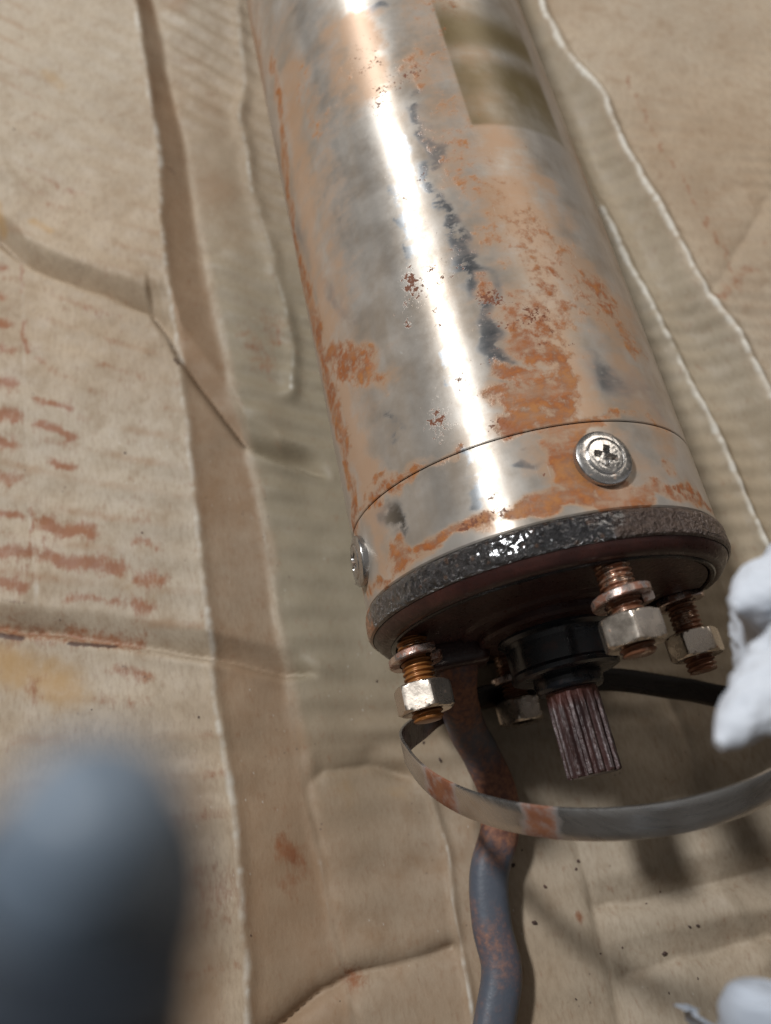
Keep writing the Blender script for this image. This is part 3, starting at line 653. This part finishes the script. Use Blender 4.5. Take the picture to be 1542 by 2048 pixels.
    P = np.stack([X, Y, Z], -1)
    o = grid_obj('cardboard', P, M_CARD, smooth=180,
                 attrs=dict(rust=rust, dark=dark, ochre=ochre, brown=np.clip(brown, 0, 1), green=green, pale=pale))
    tag(o, 'creased brown corrugated cardboard sheet with rust-stained ribs', None, None, 'structure')
    def height(x, y):
        i = int(np.abs(xs - x).argmin()); j = int(np.abs(ys - y).argmin())
        return float(Z[i, j])
    return height

card_z = build_cardboard()

# ------------------------------------------------------------------ the motor
motor = bpy.data.objects.new('submersible_motor', None)
motor.empty_display_size = 0.02
link(motor)
tag(motor, 'rust-stained stainless steel pump motor lying on cardboard, splined shaft end towards us', 'pump motor')

def tube_part(name, rows, rad, parent, n=420):
    """a stained tube: rows = y samples, rad = radius per row (may fold in at the ends)."""
    th = np.linspace(-180, 180, n, endpoint=False)
    T, Yg = np.meshgrid(th, rows, indexing='ij')
    Rg = np.repeat(np.array(rad)[None, :], n, 0)
    P = np.stack([Rg * np.sin(np.radians(T)), Yg, AXZ + Rg * np.cos(np.radians(T))], -1)
    U = T * PI / 180 * 46.6           # mm round the girth
    V = Yg * 1000
    def conv(rows_):
        return [(a * PI / 180 * 46.6, b, c * PI / 180 * 46.6, d, w, s) for a, b, c, d, w, s in rows_]
    U0, V0 = U, V
    U = U0 + 2.2 * vnoise(U0, V0, 7.0, 71) + 1.1 * vnoise(U0, V0, 2.6, 72)
    V = V0 + 2.0 * vnoise(U0, V0, 6.0, 73) + 1.1 * vnoise(U0, V0, 2.4, 74)
    rust = strokes(U, V, conv(B_RUST) , 0.8)
    clean = strokes(U, V, conv(B_CLEAN), 0.8)
    speck = strokes(U, V, conv(B_SPECK), 0.7)
    hazy = strokes(U, V, conv(B_HAZE), 0.8)
    U, V = U0, V0
    # far side and back: plain patchy staining
    rnd = 0.5 + 0.5 * vnoise(U, V, 22.0, 61)
    back = sstep(np.abs(T), 70, 110) + sstep(V, 165, 200)
    rust = np.maximum(rust, np.clip(back, 0, 1) * rnd * 0.7)
    # darker olive rectangle right of the crest
    lab = sstep(T, 4.8, 6.2) * (1 - sstep(T, 43, 47)) * sstep(V, 120.5, 121.6 + 0.04 * np.clip(T, 0, 60))
    band_ = 1.0 - 0.55 * np.exp(-((V - 148 - 0.08 * T) / 3.5) ** 2)
    lab = lab * band_ * (1 - sstep(V, 160, 176) * 0.8)
    return grid_obj(name, P, M_BODY, parent, wrap_u=True, smooth=30, flip=True,
                    attrs=dict(rust=rust, clean=clean, speck=speck, label_mark=lab, haze=hazy))

rb = 0.0466
y0s = 0.0288
rows = list(y0s + np.array([0.0016, 0.0002, 0.0, 0.00025])) + list(np.arange(y0s + 0.001, 0.19, 0.0006)) + list(np.arange(0.19, 0.4001, 0.005))
radl = [rb - 0.003, rb - 0.0006, rb - 0.0002, rb - 0.00003] + [rb] * (len(rows) - 4)
rows += [0.4003, 0.4003]; radl += [rb - 0.0006, 0.0005]
tube_part('shell', rows, radl, motor)
crow = [0.0068, 0.0068] + list(np.arange(0.0072, y0s - 0.0012, 0.0006)) + [y0s - 0.0006, y0s - 0.0003, y0s - 0.0002, y0s + 0.001]
crad = [rb - 0.004, rb - 0.0004] + [rb - 0.00005] * (len(crow) - 6) + [rb - 0.0001, rb - 0.0002, rb - 0.0005, rb - 0.0015]
tube_part('collar', crow, crad, motor)

# flange: rough rim, bevel and flat face
RF = 0.0475
def build_rim():
    n = 760
    prof = ramp([(0.0440, 0.0066), (0.0463, 0.0066), (0.0472, 0.0061), (RF, 0.0052), (RF, 0.0012), (0.0472, 0.0003), (0.0466, -0.0001)], 34)
    ang = np.linspace(0, 2 * PI, n, endpoint=False)
    P = np.zeros((n, len(prof), 3))
    for i, a in enumerate(ang):
        for j, (r, y) in enumerate(prof):
            v = Vector((math.sin(a) * r, y, math.cos(a) * r))
            q = noise.fractal(v * 700, 0.7, 2.1, 4) * 0.00013 + noise.noise(v * 2200) * 0.00013 + noise.noise(v * 160) * 0.00010
            fade = 1.0 if 2 < j < len(prof) - 1 else 0.2
            rr = r + q * fade
            P[i, j] = (math.sin(a) * rr, y + 0.6 * q * fade, AXZ + math.cos(a) * rr)
    deg = np.degrees(ang); deg = np.where(deg > 180, deg - 360, deg)
    D = np.repeat(deg[:, None], len(prof), 1)
    brown = 0.22 + sstep(D, -2, 22) * 0.68
    orange = (1 - sstep(D, -82, -62)) * 0.75
    return grid_obj('rim', P, M_RIM, motor, wrap_u=True, smooth=60, attrs=dict(brown=brown, orange=orange), flip=True)
build_rim()

# stud positions round the bolt circle
PHI = [169.46, 79.46, -10.54, -100.54]
RS = 0.03792
def stud_xz(k):
    a = R(PHI[k])
    return RS * math.cos(a), AXZ + RS * math.sin(a)

FY = -0.0030
face = lathe('end_bell', ramp([(0.0464, 0.0050), (0.0464, -0.0002), (0.0458, -0.0012), (0.0446, -0.0026), (0.0438, FY), (0.0425, FY - 0.0001), (0.0421, FY + 0.0010), (0.0410, FY + 0.0011),
                            (0.0405, FY), (0.0240, FY - 0.0004), (0.0232, FY - 0.0012), (0.0205, FY - 0.0016), (0.0195, FY - 0.0016), (0.0195, 0.0055), (0.0464, 0.0050)], 50), M_FACE, motor, n=160, smooth=30)
# round pocket behind one stud
def pocket(k, rad, depth, parent):
    x, z = stud_xz(k)
    bm = bmesh.new()
    bmesh.ops.create_cone(bm, cap_ends=True, segments=40, radius1=rad, radius2=rad * 1.12, depth=depth * 2)
    me = bpy.data.meshes.new('pocket_cutter')
    bmesh.ops.rotate(bm, verts=bm.verts, cent=(0, 0, 0), matrix=Matrix.Rotation(R(90), 3, 'X'))
    bmesh.ops.translate(bm, verts=bm.verts, vec=(x * 0.97, FY - 0.0004, AXZ + (z - AXZ) * 0.97))
    bm.to_mesh(me); bm.free()
    return me

def cut(obj, me):
    tmp = bpy.data.objects.new('cutter', me)
    scene.collection.objects.link(tmp)
    md = obj.modifiers.new('pocket', 'BOOLEAN')
    md.operation = 'DIFFERENCE'; md.object = tmp; md.solver = 'EXACT'
    dg = bpy.context.evaluated_depsgraph_get()
    new = bpy.data.meshes.new_from_object(obj.evaluated_get(dg))
    obj.modifiers.remove(md)
    if len(new.polygons) > 50:
        obj.data = new
        obj.data.set_sharp_from_angle(angle=R(30))
    bpy.data.objects.remove(tmp)
cut(face, pocket(2, 0.0082, 0.006, face))

# seal ring groove line, pilot boss, rubber slinger, collar and shaft
lathe('gasket_ring', ramp([(0.0424, FY + 0.0006), (0.0424, FY - 0.0002), (0.0420, FY - 0.0005), (0.0413, FY - 0.0005), (0.0409, FY - 0.0001), (0.0409, FY + 0.0006)], 8), M_RUBBER, motor, n=140)
lathe('pilot_boss', ramp([(0.0196, FY + 0.002), (0.0196, FY - 0.0030), (0.0190, FY - 0.0038), (0.0150, FY - 0.0042), (0.0120, FY - 0.0042)], 14), M_FACE, motor, n=110)
lathe('rubber_slinger', ramp([(0.0150, -0.0060), (0.0152, -0.0078), (0.0139, -0.0086), (0.0136, -0.0100), (0.0136, -0.0160), (0.0140, -0.0168), (0.0138, -0.0178), (0.0128, -0.0183), (0.0090, -0.0185), (0.0080, -0.0186)], 36), M_RUBBER, motor, n=100, smooth=50)
lathe('shaft_collar', ramp([(0.0086, -0.0182), (0.0088, -0.0196), (0.0086, -0.0214), (0.0080, -0.0222), (0.0060, -0.0224)], 14), M_RUBBER, motor, n=72, smooth=60)

def build_shaft():
    teeth = 14
    ri, ro = 0.0053, 0.0067
    topv = []
    per = 20
    n = teeth * per
    ysamp = np.r_[np.linspace(-0.0205, -0.0226, 4), np.linspace(-0.0230, -0.0422, 44), [-0.0427, -0.0430, -0.0430, -0.0429]]
    P = np.zeros((n, len(ysamp), 3))
    for j, y in enumerate(ysamp):
        full = min(1, max(0, (-0.0226 - y) / 0.004))
        for i in range(n):
            a = 2 * PI * (i + 3) / n
            u = (i % per) / per
            s = max(0.0, min(1.0, (0.5 + 1.15 * math.cos(2 * PI * u))))
            r = ri + (ro - ri) * (s * full + (1 - full) * 0.86)
            if j == len(ysamp) - 3: r = min(r, 0.0062)
            if j == len(ysamp) - 2: r = 0.0052
            if j == len(ysamp) - 1: r = 0.0001
            v = Vector((math.sin(a) * r, y, math.cos(a) * r))
            q = noise.fractal(Vector((v.x * 900, v.y * 320, v.z * 900)), 0.8, 2.0, 3) * 0.00012
            if j < len(ysamp) - 2:
                r += q
            P[i, j] = (math.sin(a) * r, y, AXZ + math.cos(a) * r)
            topv.append((i, j, s * full * (1 if j < len(ysamp) - 4 else 0), max(0, 1 - full)))
    crest = np.zeros((n, len(ysamp))); red = np.zeros((n, len(ysamp)))
    for i, j, c_, r_ in topv:
        crest[i, j] = c_; red[i, j] = r_
    return grid_obj('splined_shaft', P, M_SPLINE, motor, wrap_u=True, smooth=48, attrs=dict(crest=crest, red=red))
build_shaft()

# screws holding the collar
def build_screw(theta, y, spin, label=None):
    nr, na = 44, 96
    rr = np.r_[np.linspace(0.0, 0.0043, 28), np.linspace(0.0044, 0.0066, nr - 28)]
    P = np.zeros((na, nr + 2, 3))
    th = R(theta)
    C0 = Vector((math.sin(th), 0, math.cos(th)))
    T0 = Vector((math.cos(th), 0, -math.sin(th)))
    Y0 = Vector((0, 1, 0))
    base = Vector((0, y, AXZ)) + C0 * rb
    for i in range(na):
        a = 2 * PI * i / na
        for j in range(nr + 2):
            if j < nr:
                r = rr[j]
                if r < 0.0046:
                    h = 0.00215 - 0.00030 * (r / 0.0046) ** 2
                    h -= 0.00035 * math.exp(-((r - 0.0045) / 0.00022) ** 2)
                else:
                    h = 0.00175 - 0.00055 * ((r - 0.0046) / 0.002) ** 2
                x_, y_ = r * math.cos(a + spin), r * math.sin(a + spin)
                w = 0.00058
                def slot(p, q):
                    return max(0, 1 - max(0, (abs(p) - w) / 0.00018)) * max(0, 1 - max(0, (abs(q) - 0.0024) / 0.0004))
                h -= 0.0016 * max(slot(x_, y_), slot(y_, x_))
                h += 0.00005 * noise.noise(Vector((x_ * 1400, y_ * 1400, theta)))
            elif j == nr:
                r, h = 0.0067, 0.0008
            else:
                r, h = 0.0066, -0.0012
            px, py = r * math.cos(a), r * math.sin(a)
            sag = (px * px) / (2 * rb)
            P[i, j] = base + T0 * px + Y0 * py + C0 * (h - (sag if j == nr + 1 else 0))
    o = grid_obj('screw', P, M_SCREW, motor, wrap_u=True, smooth=50, flip=False)
    fix_normals(o.data)
    return o
build_screw(11.8, 0.0188, 0.35)
build_screw(-79.0, 0.0190, 0.9)
build_screw(102.0, 0.0190, 0.2)

# studs with their spring washers and nuts
def build_stud(k, length, mat, start=FY + 0.003):
    x, z = stud_xz(k)
    pitch, ro, ri = 0.00128, 0.00397, 0.00335
    na = 40
    ysamp = np.arange(start, -length, -pitch / 9)
    P = np.zeros((na, len(ysamp) + 3, 3))
    for i in range(na):
        a = 2 * PI * i / na
        for j, y in enumerate(ysamp):
            u = ((-y) / pitch + i / na) % 1.0
            s = abs(2 * u - 1)
            s = min(1, max(0, (s - 0.12) / 0.72))
            s = s * s * (3 - 2 * s)
            r = ri + (ro - ri) * s
            if y < -length + 0.0011:
                r = min(r, ri + 0.0002 + (y + length) * 0.35)
            P[i, j] = (x + r * math.sin(a), y, z + r * math.cos(a))
        for q, (r, y) in enumerate(((0.0031, -length), (0.0022, -length - 0.00015), (0.00005, -length - 0.0002))):
            P[i, len(ysamp) + q] = (x + r * math.sin(a), y, z + r * math.cos(a))
    return grid_obj('stud', P, mat, motor, wrap_u=True, smooth=60)

def build_nut(k, yc, rot, parent, mat=None, half=0.0034, af=0.0127, hole=0.0034):
    x, z = stud_xz(k)
    ap = af / 2
    rc = ap / math.cos(PI / 6)
    na = 96
    ts = [-1, -1, -0.93, -0.84, -0.72, -0.45, 0, 0.45, 0.72, 0.84, 0.93, 1, 1]
    P = np.zeros((na, len(ts), 3))
    for i in range(na):
        a = 2 * PI * i / na
        am = ((a + PI / 6) % (PI / 3)) - PI / 6
        hexr = ap / math.cos(am)
        hexr = min(hexr, rc * 0.988)
        for j, t in enumerate(ts):
            cone = ap * 0.965 + (1 - abs(t)) * half * 1.75
            r = min(hexr, cone)
            if j in (0, len(ts) - 1):
                r = hole
            yy = yc + t * half
            if j in (0, len(ts) - 1):
                yy -= math.copysign(0.0004, t)
            b = a + rot
            P[i, j] = (x + r * math.sin(b), yy, z + r * math.cos(b))
    o = grid_obj('nut', P, mat or M_NUT, parent, wrap_u=True, smooth=24)
    fix_normals(o.data)
    return o

def build_washer(k, yc, rot, parent, tilt=0.0, mat=None):
    """split spring washer: a helical turn of square wire."""
    x, z = stud_xz(k)
    r0, r1, hgt, rise = 0.0043, 0.0068, 0.0010, 0.0017
    n = 70
    sect = [(r0, -hgt), (r1 - 0.0003, -hgt), (r1, -hgt + 0.0003), (r1, hgt - 0.0003), (r1 - 0.0003, hgt), (r0, hgt)]
    P = []
    for i in range(n + 1):
        t = i / n
        a = rot + t * 2 * PI * 0.965
        yy = yc + (t - 0.5) * rise
        for (r, h) in sect:
            P.append((x + r * math.sin(a), yy + h + tilt * r * math.cos(a - rot), z + r * math.cos(a)))
    m = len(sect)
    F = []
    for i in range(n):
        for j in range(m):
            F.append((i * m + j, i * m + (j + 1) % m, (i + 1) * m + (j + 1) % m, (i + 1) * m + j))
    F.append(tuple(range(m))); F.append(tuple(n * m + j for j in range(m)))
    return mesh_obj('spring_washer', P, F, mat or M_WASH, parent, smooth=40)

st = build_stud(0, 0.0236, M_STUDO)
build_nut(0, -0.0180, R(-17), st)
build_washer(0, -0.0082, R(60), st, 0.10)
st = build_stud(1, 0.0236, M_STUD)
build_nut(1, -0.0182, R(20), st)
build_washer(1, -0.0110, R(75), st, 0.05)
st = build_stud(2, 0.0232, M_STUD)
build_nut(2, -0.0160, R(-8), st)
build_washer(2, -0.0036, R(150), st, 0.02)
st = build_stud(3, 0.0205, M_STUD)
build_nut(3, -0.0196, R(15), st)
build_washer(3, -0.0100, R(200), st, 0.02)

# lead block and the cable coming out of the end bell
def rounded_box(name, c, s, mat, parent, bev):
    bm = bmesh.new()
    bmesh.ops.create_cube(bm, size=1)
    bmesh.ops.scale(bm, verts=bm.verts, vec=s)
    bmesh.ops.bevel(bm, geom=bm.edges[:], offset=bev, segments=3, affect='EDGES', profile=0.6)
    bmesh.ops.translate(bm, verts=bm.verts, vec=c)
    me = bpy.data.meshes.new(name)
    bm.to_mesh(me); bm.free()
    me.polygons.foreach_set('use_smooth', [True] * len(me.polygons))
    me.set_sharp_from_angle(angle=R(40))
    me.materials.append(mat)
    return link(bpy.data.objects.new(name, me), parent)
rounded_box('lead_socket', (-0.0252, -0.0055, 0.0370), (0.017, 0.0080, 0.012), M_FACE, motor, 0.0022)

def sweep(name, pts, wid, thk, mat, parent, n=10, seg=28, attrs=None, expo=2.4):
    path = spline(pts, n)
    m = len(path)
    tan = np.gradient(path, axis=0)
    tan /= np.linalg.norm(tan, axis=1)[:, None]
    W = spline(np.array(wid)[:, None], n)[:, 0] if hasattr(wid, '__len__') else np.full(m, wid)
    P = np.zeros((m + 2, seg, 3))
    side_prev = None
    for i in range(m):
        up = np.array([0, -0.25, 1.0])
        side = np.cross(tan[i], up); side /= np.linalg.norm(side)
        nrm = np.cross(side, tan[i])
        for j in range(seg):
            a = 2 * PI * j / seg
            cx, cz = math.cos(a), math.sin(a)
            cx = math.copysign(abs(cx) ** (2 / expo), cx); cz = math.copysign(abs(cz) ** (2 / expo), cz)
            P[i + 1, j] = path[i] + side * cx * W[i] / 2 + nrm * cz * thk / 2
    P[0] = path[0]; P[-1] = path[-1]
    al = np.r_[0, np.linspace(0, 1, m), 1]
    at = {k_: np.repeat(f_(al)[:, None], seg, 1) for k_, f_ in (attrs or {}).items()}
    o = grid_obj(name, P, mat, parent, wrap_v=True, smooth=50, attrs=at)
    fix_normals(o.data)
    return o
cable_pts = [(-0.0240, 0.0000, 0.0375), (-0.0252, -0.0080, 0.0360), (-0.0262, -0.0150, 0.0290), (-0.0245, -0.0225, 0.0190), (-0.0212, -0.0300, 0.0115), (-0.0188, -0.0405, 0.0085), (-0.0206, -0.0500, 0.0072),
             (-0.0262, -0.0605, 0.0066), (-0.0285, -0.0728, 0.0066), (-0.0286, -0.0837, 0.0066), (-0.0331, -0.0945, 0.0066), (-0.041, -0.111, 0.0066), (-0.055, -0.150, 0.0066), (-0.06, -0.21, 0.0066)]
def cable_rust(t):
    return 0.75 * np.exp(-((t - 0.42) / 0.09) ** 2) + 0.40 * np.exp(-((t - 0.14) / 0.12) ** 2) + 0.20 + 0.12 * np.exp(-((t - 0.66) / 0.05) ** 2)
cable = sweep('power_cable', cable_pts, 0.0108, 0.0086, M_CABLE, motor, attrs=dict(rust=cable_rust))
tag(cable, 'grey cable stained with orange rust running towards us')

# ------------------------------------------------------------------ loose steel band leaning on the motor's end
def build_band():
    # upper edge of the band, seen from the left stud round the near side, then back underneath along the cardboard
    c = np.array([0.008, -0.0228, 0.0467]); th_, el, rad = -0.0438, 0.6135, 0.052
    w = np.array([math.sin(th_) * math.cos(el), math.cos(th_) * math.cos(el), math.sin(el)])
    u1 = np.cross(w, [0, 0, 1]); u1 /= np.linalg.norm(u1)
    u2 = np.cross(u1, w)
    pts = []
    for d in range(-8, 193, 12):
        a = R(d)
        pts.append(c + rad * (math.cos(a) * u1 + math.sin(a) * u2))
    far = [(-0.0375, -0.0180, 0.0330), (-0.0290, -0.0130, 0.0200), (-0.0130, -0.0105, 0.0118), (0.0060, -0.0108, 0.0098), (0.0235, -0.0130, 0.0110), (0.0430, -0.0200, 0.0115), (0.0570, -0.0260, 0.0180)]
    pts = pts + [np.array(p) for p in far]
    path = spline(pts, 12, True)
    m = len(path)
    tan = np.roll(path, -1, 0) - np.roll(path, 1, 0)
    tan /= np.linalg.norm(tan, axis=1)[:, None]
    bw, th = 0.0072, 0.00042
    sect_n = 12
    P = np.zeros((m, sect_n, 3))
    cen = path.mean(0)
    for i in range(m):
        wv = w - tan[i] * w.dot(tan[i]); wv /= np.linalg.norm(wv)
        nv = np.cross(wv, tan[i])
        if nv.dot(path[i] - cen) < 0: nv = -nv
        prof = [(0.0, -0.7), (0.0, 0.7), (0.03, 1.0), (0.3, 1.0), (0.7, 1.0), (0.97, 1.0), (1.0, 0.7), (1.0, -0.7), (0.97, -1.0), (0.7, -1.0), (0.3, -1.0), (0.03, -1.0)]
        for j, (a, b) in enumerate(prof):
            P[i, j] = path[i] - wv * bw * a + nv * th * b
    rust = np.zeros((m, sect_n))
    grime = np.repeat((1 - sstep(path[:, 2], 0.014, 0.036))[:, None] * 0.95, sect_n, 1)  # low part: dark reflection and shade under the motor painted into the colour
    for i in range(m):
        x, y, z = path[i]
        if z > 0.04:
            for (x0, wd, s) in ((-0.0385, 0.0032, 0.85), (-0.0215, 0.0040, 0.80), (0.0030, 0.0012, 0.22), (0.012, 0.006, 0.15)):
                rust[i] = np.maximum(rust[i], s * math.exp(-((x - x0) / wd) ** 4))
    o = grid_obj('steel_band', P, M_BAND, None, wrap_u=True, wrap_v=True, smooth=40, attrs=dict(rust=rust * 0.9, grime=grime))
    fix_normals(o.data)
    tag(o, 'thin loose stainless steel band looped below the splined shaft', 'band')
build_band()

# ------------------------------------------------------------------ things near the lens
def crumple(name, path, rad, mat, seed, amp, parent=None, nseg=96, nst=22, flat=None, smooth=45):
    p = spline(path, nst)
    rr = spline(np.array(rad)[:, None], nst)[:, 0]
    m = len(p)
    tan = np.gradient(p, axis=0); tan /= np.linalg.norm(tan, axis=1)[:, None]
    P = np.zeros((m + 2, nseg, 3))
    for i in range(m):
        ref = np.array([0.2, 1.0, 0.1])
        s = np.cross(tan[i], ref); s /= np.linalg.norm(s)
        q = np.cross(s, tan[i])
        for j in range(nseg):
            a = 2 * PI * j / nseg
            fx = flat[0] if flat else 1; fz = flat[1] if flat else 1
            v = p[i] + (s * math.cos(a) * fx + q * math.sin(a) * fz) * rr[i]
            vv = Vector(v * 48) + Vector((seed, 0, 0))
            k_ = 0.0
            for fq, wt in ((2.2, 0.62), (5.2, 0.36), (11.0, 0.16)):
                k_ += wt * (0.55 - 2.2 * abs(noise.noise(vv * fq)))
            out = (v - p[i]) / max(rr[i], 1e-6)
            P[i + 1, j] = v + out * amp * k_ * min(1.0, rr[i] / 0.012)
    P[0] = p[0]; P[-1] = p[-1]
    P[..., 2] = np.maximum(P[..., 2], 0.011)
    o = grid_obj(name, P, mat, parent, wrap_v=True, smooth=smooth)
    fix_normals(o.data)
    return o

bag = bpy.data.objects.new('plastic_bag', None)
bag.location = (0.16, -0.03, 0.01)
link(bag)
tag(bag, 'crumpled white plastic bag at the right edge beside the steel band', 'plastic bag')
inv = Matrix.Translation((-0.16, 0.03, -0.01))
for nm, pth, rd, sd, am in (
        ('fold', [(-0.0076, -0.0478, 0.1447), (-0.0035, -0.0455, 0.1440), (0.004, -0.0425, 0.1425), (0.022, -0.036, 0.138), (0.060, -0.033, 0.120), (0.13, -0.03, 0.06), (0.16, -0.03, 0.018)],
         [0.0008, 0.0032, 0.0058, 0.0095, 0.020, 0.036, 0.042], 3.0, 0.0042),
        ('fold', [(0.0040, -0.0290, 0.1385), (0.0070, -0.0280, 0.1375), (0.0125, -0.0275, 0.1355), (0.032, -0.026, 0.128), (0.070, -0.02, 0.105), (0.14, -0.015, 0.05), (0.17, -0.02, 0.018)],
         [0.0008, 0.0038, 0.0058, 0.012, 0.026, 0.038, 0.042], 9.0, 0.0045),
        ('fold', [(0.0092, -0.0365, 0.1340), (0.0112, -0.0360, 0.1330), (0.0155, -0.035, 0.131), (0.032, -0.030, 0.126), (0.070, -0.025, 0.105), (0.14, -0.02, 0.05), (0.165, -0.025, 0.018)],
         [0.0008, 0.0065, 0.0105, 0.016, 0.028, 0.040, 0.044], 14.0, 0.0050)):
    o = crumple(nm, pth, rd, M_WHITE, sd, am)
    o.data.transform(inv)
    o.parent = bag

tis = bpy.data.objects.new('paper_tissue', None)
tis.location = (0.03, -0.19, 0.01)
link(tis)
tag(tis, 'rounded fold of white tissue paper in the lower right corner', 'tissue')
inv = Matrix.Translation((-0.03, 0.19, -0.01))
for nm, pth, rd, sd, am, fl in (
        ('fold', [(-0.0060, -0.0785, 0.1245), (-0.0061, -0.0795, 0.1242), (-0.0058, -0.0822, 0.1232), (-0.0040, -0.0890, 0.119), (0.003, -0.11, 0.100), (0.02, -0.16, 0.05), (0.03, -0.19, 0.016)],
         [0.0006, 0.0040, 0.0060, 0.0085, 0.013, 0.018, 0.022], 5.0, 0.0005, (1.0, 0.8)),
        ('fold', [(0.0052, -0.0785, 0.1150), (0.0054, -0.0795, 0.1148), (0.0060, -0.0830, 0.114), (0.009, -0.095, 0.108), (0.015, -0.12, 0.085), (0.03, -0.16, 0.04), (0.035, -0.185, 0.016)],
         [0.0006, 0.0035, 0.0058, 0.0090, 0.014, 0.018, 0.02], 15.0, 0.0010, (1.0, 0.8)),
        ('corner', [(-0.0090, -0.0845, 0.0985), (-0.0088, -0.0848, 0.0984), (-0.0060, -0.0885, 0.0975), (0.002, -0.100, 0.092), (0.015, -0.13, 0.06), (0.03, -0.17, 0.02)],
         [0.0010, 0.0034, 0.0060, 0.010, 0.014, 0.016], 25.0, 0.0, (1.0, 0.10))):
    o = crumple(nm, pth, rd, M_PAPER, sd, am, flat=fl, smooth=180)
    o.data.transform(inv)
    o.parent = tis

# dark blue tool handle standing up close to the lens
hd = bpy.data.objects.new('tool_handle', None)
hd.location = (-0.178, -0.221, 0.012)
link(hd)
tag(hd, 'blurred dark blue tool handle with paler rounded end, near the lens, lower left', 'tool handle')
inv = Matrix.Translation((0.178, 0.221, -0.012))
def handle(name, p, r, mat):
    o = crumple(name, p, r, mat, 40.0, 0.0, smooth=180)
    o.data.transform(inv)
    o.parent = hd
    return o
handle('grip', [(-0.0633, -0.0520, 0.2312), (-0.0640, -0.0530, 0.2300), (-0.0668, -0.0565, 0.2275), (-0.0770, -0.0705, 0.2130), (-0.0960, -0.0980, 0.175), (-0.1200, -0.132, 0.125), (-0.133, -0.152, 0.098)],
       [0.0036, 0.0044, 0.0056, 0.0085, 0.0100, 0.0100, 0.0080], M_BLUE)
handle('end_cap', [(-0.0612, -0.0502, 0.2350), (-0.0615, -0.0505, 0.2345), (-0.0622, -0.0511, 0.2333), (-0.0637, -0.0526, 0.2305)], [0.0002, 0.0018, 0.0028, 0.0037], M_CAP)  # highlight on the grip's end, added as a paler blob
handle('stem', [(-0.133, -0.147, 0.101), (-0.15, -0.174, 0.07), (-0.170, -0.208, 0.030), (-0.178, -0.221, 0.014)], [0.005, 0.005, 0.005, 0.005], M_NUT)

# ------------------------------------------------------------------ grit lying on the cardboard
def build_grit():
    V, F = [], []
    spots = GRIT + [(random.uniform(-0.15, 0.03), random.uniform(-0.10, 0.15), random.uniform(0.00012, 0.0003)) for _ in range(26)]
    for x, y, s in spots:
        z = card_z(x, y)
        bm = bmesh.new()
        bmesh.ops.create_icosphere(bm, subdivisions=1, radius=s)
        a = random.uniform(0, PI)
        el = random.uniform(1.0, 1.8)
        b0 = len(V)
        for v in bm.verts:
            q = v.co * (1 + 0.35 * random.uniform(-1, 1))
            X_, Y_ = q.x * el, q.y
            V.append((x + X_ * math.cos(a) - Y_ * math.sin(a), y + X_ * math.sin(a) + Y_ * math.cos(a), z + q.z * 0.7 + s * 0.45))
        for f in bm.faces:
            F.append(tuple(b0 + v.index for v in f.verts))
        bm.free()
    o = mesh_obj('rust_grit', V, F, M_GRIT, None, smooth=0)
    tag(o, 'dark specks of rust grit scattered on the cardboard', 'grit', None, 'stuff')
build_grit()
